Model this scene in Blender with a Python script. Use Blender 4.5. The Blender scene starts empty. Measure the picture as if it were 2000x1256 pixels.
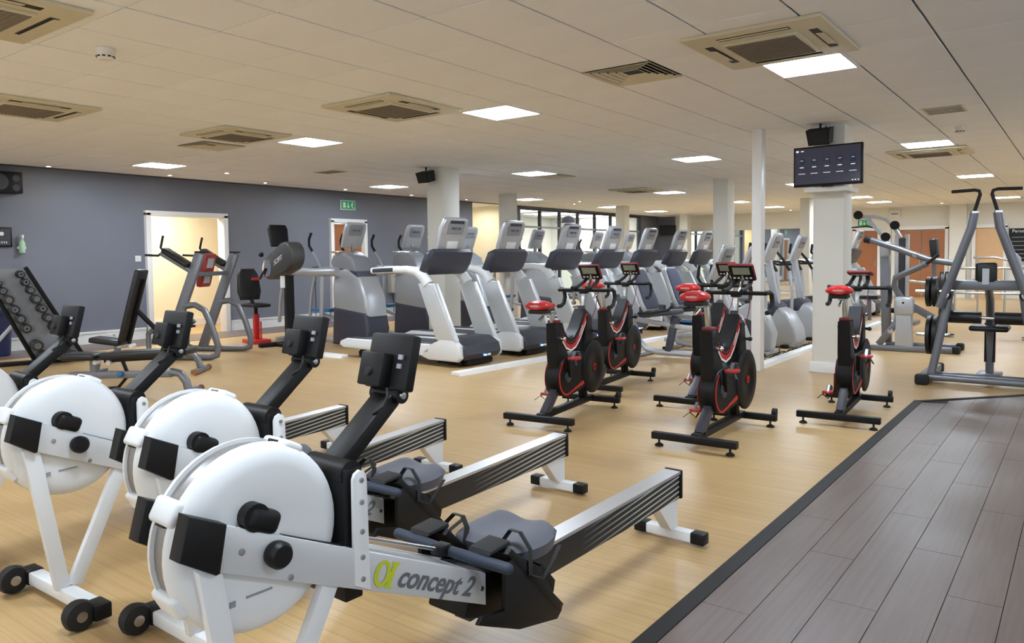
import bpy, bmesh, math, random
from mathutils import Vector, Matrix
random.seed(7)
S = bpy.context.scene
COL = S.collection
# ---------------------------------------------------------------- camera
F_PX, YAW, PITCH, ROLL, SHIFT = 1490.0, math.radians(-37.05), math.radians(2.84), math.radians(-0.57), -52.2
CAM = Vector((4.4387, -2.2262, 1.365))
CEIL = 2.82
fwd = Vector((math.sin(YAW)*math.cos(PITCH), math.cos(YAW)*math.cos(PITCH), -math.sin(PITCH)))
rgt = Vector((math.cos(YAW), -math.sin(YAW), 0)); upv = rgt.cross(fwd)
r2 = math.cos(ROLL)*rgt + math.sin(ROLL)*upv; u2 = -math.sin(ROLL)*rgt + math.cos(ROLL)*upv
cam_d = bpy.data.cameras.new('camera'); cam = bpy.data.objects.new('camera', cam_d); COL.objects.link(cam)
cam.matrix_world = Matrix(((r2.x, u2.x, -fwd.x, CAM.x), (r2.y, u2.y, -fwd.y, CAM.y), (r2.z, u2.z, -fwd.z, CAM.z), (0, 0, 0, 1)))
cam_d.sensor_fit = 'HORIZONTAL'; cam_d.sensor_width = 36.0; cam_d.lens = 36.0*F_PX/2000.0
cam_d.shift_y = SHIFT/2000.0; cam_d.clip_end = 200
S.camera = cam
# ---------------------------------------------------------------- world, exposure
W = bpy.data.worlds.new('world'); S.world = W; W.use_nodes = True
W.node_tree.nodes['Background'].inputs[0].default_value = (0.86, 0.93, 1.0, 1); W.node_tree.nodes['Background'].inputs[1].default_value = 1.35
S.view_settings.view_transform = 'Standard'; S.view_settings.look = 'None'; S.view_settings.gamma = 1.0
S.view_settings.use_curve_mapping = False; S.view_settings.exposure = 0.14
PANEL = 58.0      # emission of the ceiling panels
# ---------------------------------------------------------------- materials
def lin(c):
    c = c/255.0
    return c/12.92 if c <= 0.04045 else ((c+0.055)/1.055)**2.4
MATS = {}
def mat(name, rgb, rough=0.5, metal=0.0, var=0.06, scale=6.0, bump=0.0, bscale=200.0, emit=0.0, coat=0.0, spec=0.5):
    if name in MATS: return MATS[name]
    m = bpy.data.materials.new(name); m.use_nodes = True; N = m.node_tree.nodes; L = m.node_tree.links
    b = N['Principled BSDF']; c = tuple(lin(v) for v in rgb)
    tc = N.new('ShaderNodeTexCoord'); nz = N.new('ShaderNodeTexNoise'); nz.inputs['Scale'].default_value = scale; nz.inputs['Detail'].default_value = 4
    L.new(tc.outputs['Object'], nz.inputs['Vector'])
    mx = N.new('ShaderNodeMix'); mx.data_type = 'RGBA'
    mx.inputs[6].default_value = tuple(max(0, v*(1-var)) for v in c)+(1,); mx.inputs[7].default_value = tuple(min(1, v*(1+var)) for v in c)+(1,)
    L.new(nz.outputs['Fac'], mx.inputs[0]); L.new(mx.outputs[2], b.inputs['Base Color'])
    b.inputs['Roughness'].default_value = rough; b.inputs['Metallic'].default_value = metal
    b.inputs['Specular IOR Level'].default_value = spec; b.inputs['Coat Weight'].default_value = coat
    if bump:
        n2 = N.new('ShaderNodeTexNoise'); n2.inputs['Scale'].default_value = bscale; L.new(tc.outputs['Object'], n2.inputs['Vector'])
        bp = N.new('ShaderNodeBump'); bp.inputs['Strength'].default_value = bump; bp.inputs['Distance'].default_value = 0.01
        L.new(n2.outputs['Fac'], bp.inputs['Height']); L.new(bp.outputs['Normal'], b.inputs['Normal'])
    if emit:
        b.inputs['Emission Color'].default_value = c+(1,); b.inputs['Emission Strength'].default_value = emit
    MATS[name] = m
    return m
def wood_floor(name, base, dark, row, length, axis, rough, mortar=0.004):
    m = bpy.data.materials.new(name); m.use_nodes = True; N = m.node_tree.nodes; L = m.node_tree.links
    b = N['Principled BSDF']; tc = N.new('ShaderNodeTexCoord'); mp = N.new('ShaderNodeMapping')
    if axis == 'Y': mp.inputs['Rotation'].default_value = (0, 0, math.pi/2)
    L.new(tc.outputs['Object'], mp.inputs['Vector'])
    br = N.new('ShaderNodeTexBrick'); br.inputs['Scale'].default_value = 1.0; br.inputs['Brick Width'].default_value = length
    br.inputs['Row Height'].default_value = row; br.inputs['Mortar Size'].default_value = mortar; br.inputs['Mortar Smooth'].default_value = 0.6
    br.inputs['Bias'].default_value = 0.0; br.offset = 0.37
    cb, cd = [tuple(lin(v) for v in q)+(1,) for q in (base, dark)]
    br.inputs['Color1'].default_value = cb; br.inputs['Color2'].default_value = tuple(v*0.90 for v in cb[:3])+(1,)
    br.inputs['Mortar'].default_value = tuple(v*0.80 for v in cb[:3])+(1,)
    L.new(mp.outputs['Vector'], br.inputs['Vector'])
    mp2 = N.new('ShaderNodeMapping'); mp2.inputs['Scale'].default_value = (1.5, 45, 1) if axis == 'X' else (45, 1.5, 1)
    L.new(tc.outputs['Object'], mp2.inputs['Vector'])
    nz = N.new('ShaderNodeTexNoise'); nz.inputs['Scale'].default_value = 1.0; nz.inputs['Detail'].default_value = 5; L.new(mp2.outputs['Vector'], nz.inputs['Vector'])
    n3 = N.new('ShaderNodeTexNoise'); n3.inputs['Scale'].default_value = 0.9; n3.inputs['Detail'].default_value = 3; L.new(tc.outputs['Object'], n3.inputs['Vector'])
    rp = N.new('ShaderNodeMapRange'); rp.inputs['From Min'].default_value = 0.4; rp.inputs['From Max'].default_value = 0.75; rp.inputs['To Max'].default_value = 0.55
    L.new(nz.outputs['Fac'], rp.inputs['Value'])
    mx = N.new('ShaderNodeMix'); mx.data_type = 'RGBA'; L.new(rp.outputs['Result'], mx.inputs[0]); L.new(br.outputs['Color'], mx.inputs[6]); mx.inputs[7].default_value = cd
    rp2 = N.new('ShaderNodeMapRange'); rp2.inputs['From Min'].default_value = 0.35; rp2.inputs['From Max'].default_value = 0.7; rp2.inputs['To Max'].default_value = 0.22
    L.new(n3.outputs['Fac'], rp2.inputs['Value'])
    m2 = N.new('ShaderNodeMix'); m2.data_type = 'RGBA'; L.new(rp2.outputs['Result'], m2.inputs[0]); L.new(mx.outputs[2], m2.inputs[6]); m2.inputs[7].default_value = cd
    L.new(m2.outputs[2], b.inputs['Base Color'])
    b.inputs['Roughness'].default_value = rough; b.inputs['Specular IOR Level'].default_value = 0.45
    rr = N.new('ShaderNodeMapRange'); rr.inputs['To Min'].default_value = rough-0.06; rr.inputs['To Max'].default_value = rough+0.1
    L.new(n3.outputs['Fac'], rr.inputs['Value']); L.new(rr.outputs['Result'], b.inputs['Roughness'])
    return m
M_FLOOR = wood_floor('light_wood_floor', (198, 166, 116), (166, 130, 84), 0.065, 0.9, 'X', 0.33)
M_DARK = wood_floor('dark_wood_floor', (112, 97, 90), (82, 67, 62), 0.4, 2.4, 'Y', 0.36)
M_TILE = mat('ceiling_tile', (240, 241, 244), 0.95, var=0.04, scale=1.3, bump=0.15, bscale=120, spec=0.1)
M_GRID = mat('ceiling_grid', (112, 106, 98), 0.8)
M_CREAM = mat('cream_paint', (224, 222, 213), 0.75, var=0.03, scale=2)
M_NAVY = mat('slate_blue_paint', (116, 119, 131), 0.45, var=0.04, scale=1.5)
M_WHITE = mat('white_gloss', (236, 235, 232), 0.35, var=0.02)
M_OFFW = mat('off_white', (225, 222, 212), 0.5, var=0.03)
M_BROWN = mat('brown_veneer', (158, 98, 56), 0.4, var=0.12, scale=3)
M_BLACK = mat('black_plastic', (15, 14, 15), 0.48, var=0.15, spec=0.28)
M_RUBBER = mat('black_rubber', (20, 20, 20), 0.7, var=0.2)
M_PAD = mat('black_vinyl', (18, 17, 18), 0.38, var=0.1, bump=0.08, bscale=300)
M_GREY = mat('mid_grey_plastic', (140, 142, 148), 0.4, var=0.05)
M_SILV = mat('silver_paint', (186, 189, 194), 0.34, metal=0.35, var=0.05)
M_STEEL = mat('brushed_steel', (190, 190, 190), 0.25, metal=0.95, var=0.06)
M_CHROME = mat('chrome', (225, 225, 225), 0.1, metal=1.0, var=0.02)
M_GUN = mat('gunmetal_paint', (120, 122, 128), 0.35, metal=0.5, var=0.06)
M_DGREY = mat('dark_grey_plastic', (56, 57, 66), 0.42, var=0.06)
M_RED = mat('red_plastic', (190, 34, 34), 0.35, var=0.08)
M_DRED = mat('dark_red', (120, 30, 34), 0.45, var=0.08)
M_BLUE = mat('blue_plastic', (44, 110, 160), 0.45, var=0.08)
M_ERGW = mat('erg_white', (222, 224, 225), 0.38, var=0.02)
M_ERGB = mat('erg_beam_grey', (205, 207, 208), 0.32, metal=0.25, var=0.03)
M_SEAT = mat('seat_grey', (88, 90, 98), 0.6, var=0.06)
M_LEDW = mat('screen_text_white', (220, 225, 230), 0.5, emit=0.8)
M_EMIT = mat('panel_light', (226, 240, 255), 0.5, var=0.0, emit=PANEL)
M_SPOT = mat('spot_light', (255, 244, 225), 0.5, var=0.0, emit=40)
M_MIRROR = mat('mirror_glass', (235, 240, 240), 0.02, metal=1.0, var=0.0)
M_SCREEN = mat('tv_screen', (44, 46, 60), 0.12, var=0.1, scale=2, emit=0.6)
M_LCD = mat('lcd_grey', (150, 156, 140), 0.3, var=0.05)
M_GREEN = mat('sign_green', (30, 130, 80), 0.4, emit=0.5)
M_YEL = mat('corridor_yellow', (248, 236, 204), 0.7, var=0.02)
M_LIME = mat('lime_green', (190, 200, 40), 0.4)
M_ACW = mat('aged_cream_plastic', (206, 198, 172), 0.5, var=0.07, scale=3)
M_ACG = mat('intake_grille', (126, 116, 104), 0.8, var=0.1, scale=60)
M_GLASS = bpy.data.materials.new('window_glass'); M_GLASS.use_nodes = True
_b = M_GLASS.node_tree.nodes['Principled BSDF']; _b.inputs['Base Color'].default_value = (0.92, 0.97, 0.95, 1); _b.inputs['Transmission Weight'].default_value = 1.0
_b.inputs['Roughness'].default_value = 0.0; _b.inputs['IOR'].default_value = 1.05
# ---------------------------------------------------------------- mesh helpers
STUFF = {'bolts', 'post_bolts', 'seat_rollers', 'ports', 'vents', 'intake_grille', 'buttons', 'rivets', 'print', 'holes', 'cable_tangle'}
class MB:
    def __init__(s): s.bm = bmesh.new()
    def _x(s, vs, M):
        if M is not None: bmesh.ops.transform(s.bm, matrix=M, verts=vs)
        return s
    def box(s, c, d, rot=None, bev=0.0, seg=2):
        r = bmesh.ops.create_cube(s.bm, size=1.0); vs = r['verts']
        M = Matrix.Translation(c) @ (rot.to_4x4() if rot is not None else Matrix.Identity(4)) @ Matrix.Diagonal((d[0], d[1], d[2], 1))
        bmesh.ops.transform(s.bm, matrix=M, verts=vs)
        if bev:
            es = list({e for v in vs for e in v.link_edges})
            bmesh.ops.bevel(s.bm, geom=es, offset=bev, segments=seg, affect='EDGES', profile=0.5)
        return s
    def beam(s, p0, p1, w, h, up=(0, 0, 1), bev=0.0, w1=None, h1=None):
        p0, p1 = Vector(p0), Vector(p1); d = (p1-p0).normalized(); U = Vector(up)
        sd = d.cross(U)
        if sd.length < 1e-4: sd = d.cross(Vector((1, 0, 0)))
        sd.normalize(); U = sd.cross(d)
        w1 = w if w1 is None else w1; h1 = h if h1 is None else h1
        vs = [s.bm.verts.new(p+sd*a*ww/2+U*b*hh/2) for p, ww, hh in ((p0, w, h), (p1, w1, h1)) for a, b in ((-1, -1), (1, -1), (1, 1), (-1, 1))]
        fs = [(3, 2, 1, 0), (4, 5, 6, 7), (0, 1, 5, 4), (1, 2, 6, 5), (2, 3, 7, 6), (3, 0, 4, 7)]
        F = [s.bm.faces.new([vs[i] for i in f]) for f in fs]
        if bev:
            es = list({e for f in F for e in f.edges}); bmesh.ops.bevel(s.bm, geom=es, offset=bev, segments=2, affect='EDGES', profile=0.5)
        return s
    def tube(s, pts, r, seg=10, cap=True, flat=None, closed=False):
        pts = [Vector(p) for p in pts]; n = len(pts); rings = []; prev = None
        for i, p in enumerate(pts):
            a = pts[(i-1) % n] if (i > 0 or closed) else p; b = pts[(i+1) % n] if (i < n-1 or closed) else p
            t = (b-a).normalized()
            if prev is None:
                U = Vector((0, 0, 1)) if abs(t.z) < 0.9 else Vector((0, 1, 0)); U = (U-t*U.dot(t)).normalized()
            else: U = (prev-t*prev.dot(t)).normalized()
            prev = U; V = t.cross(U); rr = r[i] if isinstance(r, (list, tuple)) else r
            f1, f2 = flat if flat else (1, 1)
            rings.append([s.bm.verts.new(p+U*math.cos(k*2*math.pi/seg)*rr*f1+V*math.sin(k*2*math.pi/seg)*rr*f2) for k in range(seg)])
        for i in range(n if closed else n-1):
            A, B = rings[i], rings[(i+1) % n]
            for k in range(seg): s.bm.faces.new((A[k], A[(k+1) % seg], B[(k+1) % seg], B[k]))
        if cap and not closed:
            s.bm.faces.new(rings[0][::-1]); s.bm.faces.new(rings[-1])
        return s
    def cyl(s, p0, p1, r, seg=16, r1=None): return s.tube([p0, p1], [r, r if r1 is None else r1], seg)
    def lathe(s, prof, c, axis='Z', seg=24, M=None):
        rings = []
        for (r, h) in prof:
            if r < 1e-6: rings.append([s.bm.verts.new((0, 0, h))])
            else: rings.append([s.bm.verts.new((r*math.cos(k*2*math.pi/seg), r*math.sin(k*2*math.pi/seg), h)) for k in range(seg)])
        vs = [v for R in rings for v in R]
        for A, B in zip(rings, rings[1:]):
            if len(A) == 1 and len(B) == 1: continue
            for k in range(seg):
                k2 = (k+1) % seg
                if len(A) == 1: s.bm.faces.new((A[0], B[k2], B[k]))
                elif len(B) == 1: s.bm.faces.new((A[k], A[k2], B[0]))
                else: s.bm.faces.new((A[k], A[k2], B[k2], B[k]))
        for R, fl in ((rings[0], True), (rings[-1], False)):
            if len(R) > 1: s.bm.faces.new(R[::-1] if fl else R)
        Q = {'Z': Matrix.Identity(4), 'X': Matrix.Rotation(math.pi/2, 4, 'Y'), 'Y': Matrix.Rotation(-math.pi/2, 4, 'X')}[axis]
        bmesh.ops.transform(s.bm, matrix=Matrix.Translation(c) @ (M.to_4x4() if M is not None else Matrix.Identity(4)) @ Q, verts=vs)
        return s
    def prism(s, poly, y0, y1, plane='XZ', bev=0.0, seg=2):
        def P(a, b, t): return {'XZ': (a, t, b), 'XY': (a, b, t), 'YZ': (t, a, b)}[plane]
        A = [s.bm.verts.new(P(a, b, y0)) for a, b in poly]; B = [s.bm.verts.new(P(a, b, y1)) for a, b in poly]; n = len(poly)
        F = [s.bm.faces.new(A[::-1]), s.bm.faces.new(B)]
        for i in range(n): F.append(s.bm.faces.new((A[i], A[(i+1) % n], B[(i+1) % n], B[i])))
        if bev:
            es = list(set(F[0].edges) | set(F[1].edges)); bmesh.ops.bevel(s.bm, geom=es, offset=bev, segments=seg, affect='EDGES', profile=0.5)
        return s
    def ball(s, c, rx, ry=None, rz=None, seg=14, rot=None):
        r = bmesh.ops.create_uvsphere(s.bm, u_segments=seg, v_segments=max(6, seg//2), radius=1.0)
        M = Matrix.Translation(c) @ (rot.to_4x4() if rot is not None else Matrix.Identity(4)) @ Matrix.Diagonal((rx, ry or rx, rz or rx, 1))
        bmesh.ops.transform(s.bm, matrix=M, verts=r['verts']); return s
    def strip(s, pts, y0, y1, th):     # a ribbon following (x,z) points, thickness th, spanning y0..y1
        up = []; n = len(pts)
        for i in range(n):
            a = Vector(pts[max(0, i-1)]); b = Vector(pts[min(n-1, i+1)]); t = (b-a).normalized(); nn = Vector((-t.y, t.x))
            up.append((Vector(pts[i])+nn*th/2, Vector(pts[i])-nn*th/2))
        poly = [tuple(u) for u, _ in up]+[tuple(l) for _, l in reversed(up)]
        return s.prism(poly, y0, y1)
    def build(s, name, m, parent=None, smooth=40):
        bmesh.ops.recalc_face_normals(s.bm, faces=s.bm.faces)
        me = bpy.data.meshes.new(name); s.bm.to_mesh(me); s.bm.free()
        me.materials.append(m)
        if smooth:
            me.shade_smooth(); me.set_sharp_from_angle(angle=math.radians(smooth))
        o = bpy.data.objects.new(name, me); COL.objects.link(o)
        if parent is not None: o.parent = parent
        if name in STUFF: o['kind'] = 'stuff'
        return o
def tag(o, label, cat=None, group=None, kind=None):
    o['label'] = label
    if cat: o['category'] = cat
    if group: o['group'] = group
    if kind: o['kind'] = kind
    return o
def struct(o, label=None):
    o['kind'] = 'structure'
    if label: o['label'] = label
    return o
def thing(name, label, cat, loc=(0, 0, 0), rz=0.0, group=None):
    o = bpy.data.objects.new(name, None); COL.objects.link(o); o.empty_display_size = 0.1
    o.location = loc; o.rotation_euler = (0, 0, math.radians(rz)); return tag(o, label, cat, group)
def copy_tree(o, parent=None):
    c = o.copy(); COL.objects.link(c); c.parent = parent
    for ch in list(o.children): copy_tree(ch, c)
    return c
def place(o, loc, rz, label=None, group=None):
    o.location = loc; o.rotation_euler = (0, 0, math.radians(rz))
    if label: o['label'] = label
    if group: o['group'] = group
    return o
def rot(ax, deg): return Matrix.Rotation(math.radians(deg), 3, ax)
def text(body, name, m, parent, M, size, shear=0.0, ext=0.001, bold=0.0):
    cu = bpy.data.curves.new(name, 'FONT'); cu.body = body; cu.size = size; cu.shear = shear; cu.extrude = ext; cu.offset = bold; cu.align_x = 'CENTER'; cu.align_y = 'CENTER'
    t = bpy.data.objects.new(name+'_curve', cu); COL.objects.link(t)
    dg = bpy.context.evaluated_depsgraph_get(); me = bpy.data.meshes.new_from_object(t.evaluated_get(dg)); me.name = name
    bpy.data.objects.remove(t); bpy.data.curves.remove(cu)
    me.transform(M); me.materials.clear(); me.materials.append(m)
    o = bpy.data.objects.new(name, me); COL.objects.link(o)
    if parent is not None: o.parent = parent
    return o
def basis(o, x, y):   # matrix with local x -> x, local y -> y at origin o
    x = Vector(x).normalized(); y = Vector(y).normalized(); z = x.cross(y)
    return Matrix(((x.x, y.x, z.x, o[0]), (x.y, y.y, z.y, o[1]), (x.z, y.z, z.z, o[2]), (0, 0, 0, 1)))
# ================================================================ ROOM SHELL
XL, YF, XR, YB = -8.65, 24.4, 9.0, -6.0
struct(MB().box(((XL+XR)/2-1, 9.2, -0.05), (XR-XL+2.2, 30.6, 0.1)).build('floor', M_FLOOR, smooth=0), 'pale strip wood floor')
# dark plank floor on the right with chamfered corner (planks run along Y), and along the slate wall
dz = [(3.2, -5.9), (8.9, -5.9), (8.9, 9.5), (6.6, 9.5), (3.98, 6.46), (3.2, 5.54)]
base = struct(MB().prism(dz, 0.0, 0.004, 'XY').build('floor_dark_zone', M_RUBBER, smooth=0), 'dark wood plank floor area')
def inside_x(y):    # left limit of the dark zone at y
    if y <= 5.54: return 3.26
    return 3.26+(y-5.54)*(0.78/0.92)
pw, pl = 0.19, 1.25
pidx = 0
for i in range(14):
    x0 = 3.26+i*pw
    y = -3.2-(i*0.47) % pl
    while y < 7.4:
        y1 = y+pl; a, b = max(y, -3.0), y1
        # clip the far end against the chamfer line
        lim = lambda x: 5.54+(x-3.26)*(0.92/0.78)-0.05
        p = [(x0+.0015, a+.0015), (x0+pw-.0015, a+.0015), (x0+pw-.0015, min(b-.0015, lim(x0+pw))), (x0+.0015, min(b-.0015, lim(x0)))]
        if p[2][1]-a > 0.05 and p[3][1]-a > 0.02 and b > -2.6:
            MB().prism(p, 0.003, 0.008, 'XY').build('plank', M_DARK, base, smooth=0)
        y = y1
ed = MB(); ed.beam((3.225, -5.9, 0.006), (3.225, 5.56, 0.006), 0.07, 0.012); ed.beam((3.22, 5.53, 0.006), (4.02, 6.47, 0.006), 0.05, 0.012)
struct(ed.build('trim_1', M_RUBBER, smooth=0), 'black edging strip of the dark floor')
struct(MB().box((-8.12, 5.5, 0.002), (1.05, 16, 0.006)).build('floor_wall_walkway', M_DARK, smooth=0), 'dark plank walkway along the slate wall')
# slate wall with two door openings
wl = MB(); T = 0.14
def wseg(mb, y0, y1, z0, z1, x=XL): mb.box((x-T/2, (y0+y1)/2, (z0+z1)/2), (T, y1-y0, z1-z0))
for a, b, c, d in ((YB, 4.58, 0, CEIL), (6.07, 8.62, 0, CEIL), (9.57, 13.4, 0, CEIL), (4.58, 6.07, 2.15, CEIL), (8.62, 9.57, 2.15, CEIL)): wseg(wl, a, b, c, d)
struct(wl.build('wall_left', M_NAVY, smooth=0), 'slate blue painted wall')
bb = MB()
for a, b in ((YB, 4.5), (6.16, 8.52), (9.67, 13.4)):
    bb.box((XL+.012, (a+b)/2, .09), (.024, b-a, .18)); bb.box((XL+.018, (a+b)/2, .19), (.036, b-a, .03))
struct(bb.build('baseboard_left', M_WHITE, smooth=0), 'white skirting board along the slate wall')
dl = MB()
for (a, b) in ((4.58, 6.07), (8.62, 9.57)):
    for y in (a, b): dl.box((XL-.03, y, 1.09), (.22, .09, 2.22), bev=.008)
    dl.box((XL-.03, (a+b)/2, 2.19), (.22, b-a+.09, .09), bev=.008)
struct(dl.build('trim_3', M_WHITE), 'white door frames in the slate wall'); dl = None
dd = thing('door_2', 'brown veneer door in white frame on slate wall', 'door', (XL-.06, 9.10, 0)); dd['kind'] = 'structure'
MB().box((0, 0, 1.06), (.045, .93, 2.12)).build('door_leaf', M_BROWN, dd, smooth=0)
MB().cyl((.02, -.36, 1.0), (.07, -.36, 1.0), .012).tube([(.07, -.36, 1.0), (.07, -.25, 1.0)], .01).build('door_handle', M_STEEL, dd)
# corridor behind opening 1
cr = MB(); cr.box((-10.6, 5.3, 1.4), (.1, 5.2, 2.8)); cr.box((-9.7, 2.75, 1.4), (1.8, .1, 2.8)); cr.box((-9.7, 7.9, 1.4), (1.8, .1, 2.8)); cr.box((-9.7, 5.3, 2.75), (1.8, 5.2, .06))
struct(cr.build('wall_corridor', M_YEL, smooth=0), 'pale yellow corridor wall seen through the opening')
struct(MB().box((-10.53, 5.3, .07), (.03, 5.1, .14)).build('baseboard_corridor', M_WHITE, smooth=0))
struct(MB().box((-9.7, 5.3, .001), (1.9, 5.1, .006)).build('floor_corridor', M_FLOOR, smooth=0))
lt = bpy.data.lights.new('corridor_lamp', 'AREA'); lt.size = .8; lt.energy = 72; lt.color = (1, .96, .88); lo = bpy.data.objects.new('corridor_lamp', lt); COL.objects.link(lo); lo.location = (-9.5, 5.4, 2.66)
# recess and glazing beyond the slate wall
rc = MB(); rc.box((-10.6, 14.4, 1.41), (.1, 2.2, CEIL)); rc.box((-9.7, 13.45, 1.41), (1.8, .1, CEIL))
struct(rc.build('wall_recess', M_YEL, smooth=0), 'cream recess wall beyond the slate wall')
lt = bpy.data.lights.new('recess_lamp', 'AREA'); lt.size = .6; lt.energy = 20; lt.color = (1, .88, .66); lo = bpy.data.objects.new('recess_lamp', lt); COL.objects.link(lo); lo.location = (-9.5, 14.3, 2.74)
wf = MB()
wseg(wf, 15.2, 15.5, 0, CEIL); wseg(wf, 22.9, YF, 0, CEIL); wseg(wf, 15.5, 22.9, 2.78, CEIL)
struct(wf.build('wall_left_far', M_NAVY, smooth=0))
win = thing('window_1', 'glazed partition of tall panes in dark frames', 'window', (XL, 15.5, 0)); win['kind'] = 'structure'
nm = 7; wy = 7.4/nm
for k in range(nm+1): MB().box((-.03, k*wy, 1.4), (.09, .07, 2.78)).build('mullion', M_DGREY, win, smooth=0)
for z in (.05, 2.24, 2.76): MB().box((-.03, 3.7, z), (.08, 7.4, .06)).build('transom', M_GREY if z == 2.24 else M_DGREY, win, smooth=0)
for k in range(nm):
    for z0, z1 in ((.08, 2.21), (2.27, 2.73)):
        MB().box((-.03, (k+.5)*wy, (z0+z1)/2), (.008, wy-.07, z1-z0)).build('pane', M_GLASS, win, smooth=0)
og = MB(); og.box((-14.0, 19.5, 1.5), (.1, 12, 3.2)); og.box((-11.4, 15.1, 1.5), (5.3, .1, 3.2)); og.box((-11.4, 25.0, 1.5), (5.3, .1, 3.2)); og.box((-11.4, 19.5, 3.05), (5.3, 12, .1))
struct(og.build('wall_neighbour_room', M_OFFW, smooth=0), 'pale room behind the glazed partition')
struct(MB().box((-11.4, 19.5, -.02), (5.3, 12, .04)).build('floor_neighbour_room', M_GREY, smooth=0))
for y in (16.5, 19, 21.5, 24):
    lt = bpy.data.lights.new('pool_hall_lamp', 'AREA'); lt.size = 1.5; lt.energy = 95; lo = bpy.data.objects.new('pool_hall_lamp', lt); COL.objects.link(lo); lo.location = (-11.6, y, 2.95)
# low balustrade and plants seen through the glass
for k in range(6): tag(MB().box((-9.9, 16.4+k*1.15, .5), (.012, 1.05, 1.0)).build('glass_balustrade', M_GLASS, smooth=0), 'clear balustrade panel behind the glazed partition', 'balustrade', 'balustrade panels behind the glazing')
# far wall
fw = MB(); fw.box(((XL+XR)/2, YF+.07, CEIL/2), (XR-XL+.3, .14, CEIL))
struct(fw.build('wall_far', M_CREAM, smooth=0), 'cream far wall')
struct(MB().box((-8.3, YF-.01, 1.41), (.7, .02, CEIL)).build('wall_far_slate_panel', M_NAVY, smooth=0), 'slate painted strip at the end of the far wall')
struct(MB().box((-4.6, YF-.02, 1.17), (5.4, .02, 2.12)).build('mirror_wall', M_MIRROR, smooth=0), 'large wall mirror on the far wall')
fd = MB()
for a, b in ((-.35, .99), (-1.64, -.9)):
    for x in (a, b): fd.box((x, YF-.04, 1.07), (.09, .1, 2.14))
    fd.box(((a+b)/2, YF-.04, 2.14), (b-a+.09, .1, .1))
for x in (1.7, 2.5): fd.box((x, YF-.04, 1.07), (.09, .1, 2.14))
fd.box((2.1, YF-.04, 2.14), (.89, .1, .1))
struct(fd.build('trim_2', M_WHITE, smooth=0), 'white door frames on the far wall')
d3 = thing('door_3', 'pair of brown veneer doors on the far wall', 'door', (.32, YF-.03, 0)); d3['kind'] = 'structure'
for x in (-.325, .325): MB().box((x, 0, 1.04), (.62, .05, 2.06)).build('door_leaf', M_BROWN, d3, smooth=0)
for x in (-.06, .06): MB().box((x, -.04, 1.05), (.02, .03, .25)).build('door_handle', M_STEEL, d3, smooth=0)
d4 = thing('door_4', 'single brown veneer door behind the screen column', 'door', (-1.27, YF-.03, 0)); d4['kind'] = 'structure'
MB().box((0, 0, 1.04), (.66, .05, 2.06)).build('door_leaf', M_BROWN, d4, smooth=0)
MB().box((.27, -.04, 1.05), (.02, .03, .2)).build('door_handle', M_STEEL, d4, smooth=0)
struct(MB().box((2.1, YF-.02, 1.04), (.75, .03, 2.08)).build('door_5', mat('pale_orange_door', (214, 176, 132), .5), smooth=0), 'pale open doorway beside the far pillar')
struct(MB().box((1.3, YF-.12, 1.41), (.44, .25, CEIL)).build('column_far_pilaster', M_CREAM, smooth=0), 'cream pilaster on the far wall')
# side and rear walls (out of view) with tall windows added to brighten the room
def wall_with_added_windows(name, along, c, lo, hi, added_wins):
    m = MB(); e = lo
    def seg(a, b, z0, z1):
        if b-a > .01: m.box((c, (a+b)/2, (z0+z1)/2), (.14, b-a, z1-z0)) if along == 'Y' else m.box(((a+b)/2, c, (z0+z1)/2), (b-a, .14, z1-z0))
    for a, b in added_wins: seg(e, a, 0, CEIL); seg(a, b, 0, .35); seg(a, b, 2.68, CEIL); e = b
    seg(e, hi, 0, CEIL); struct(m.build(name, M_CREAM, smooth=0), 'cream wall with tall windows added for daylight')
    for n, (a, b) in enumerate(added_wins):
        w = thing('window_%d' % (n+2 if along == 'Y' else n+8), 'unseen tall window added to the outer wall for daylight', 'window', (c, (a+b)/2, 0) if along == 'Y' else ((a+b)/2, c, 0)); w['kind'] = 'structure'; d = b-a
        for k in range(4):
            t = -d/2+k*d/3; MB().box((0, t, 1.51) if along == 'Y' else (t, 0, 1.51), (.06, .05, 2.34) if along == 'Y' else (.05, .06, 2.34)).build('mullion', M_WHITE, w, smooth=0)
wall_with_added_windows('wall_right', 'Y', XR+.07, YB, YF+.1, [(-5.4, -1.4), (-1.0, 3.0), (3.4, 7.4), (8.4, 12.4), (13.4, 17.4)])
wall_with_added_windows('wall_back', 'X', YB-.07, XL-.1, XR+.1, [(-7.6, -3.9), (-3.5, .2), (.6, 4.3), (4.7, 8.4)])
# columns
def column(x0, x1, y0, y1, label, plinth=True, m=M_CREAM):
    o = MB().box(((x0+x1)/2, (y0+y1)/2, CEIL/2), (x1-x0, y1-y0, CEIL), bev=.006).build('column', m); struct(o, label)
    if plinth: MB().box(((x0+x1)/2, (y0+y1)/2, .06), (x1-x0+.05, y1-y0+.05, .12), bev=.006).build('column_plinth', M_WHITE, o)
    return o
column(-4.21, -3.85, 6.95, 7.34, 'cream square column behind the first treadmills')
column(1.91, 2.24, 6.88, 7.25, 'cream square column carrying the screen')
column(1.30, 1.41, 6.58, 6.72, 'slim white boxed post beside the spin bikes', False, M_WHITE)
column(-6.43, -6.13, 11.7, 12.0, 'cream column by the slate wall end', False)
column(-6.57, -6.28, 17.4, 17.7, 'cream column in front of the glazed partition', False)
column(-1.35, -1.06, 11.9, 12.25, 'cream column behind the upright consoles', False)
column(-1.57, -1.33, 18.2, 18.55, 'cream column behind the screen column', False)
column(-7.1, -6.8, 22.9, 23.2, 'white column near the far mirror', False, M_OFFW)
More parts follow.
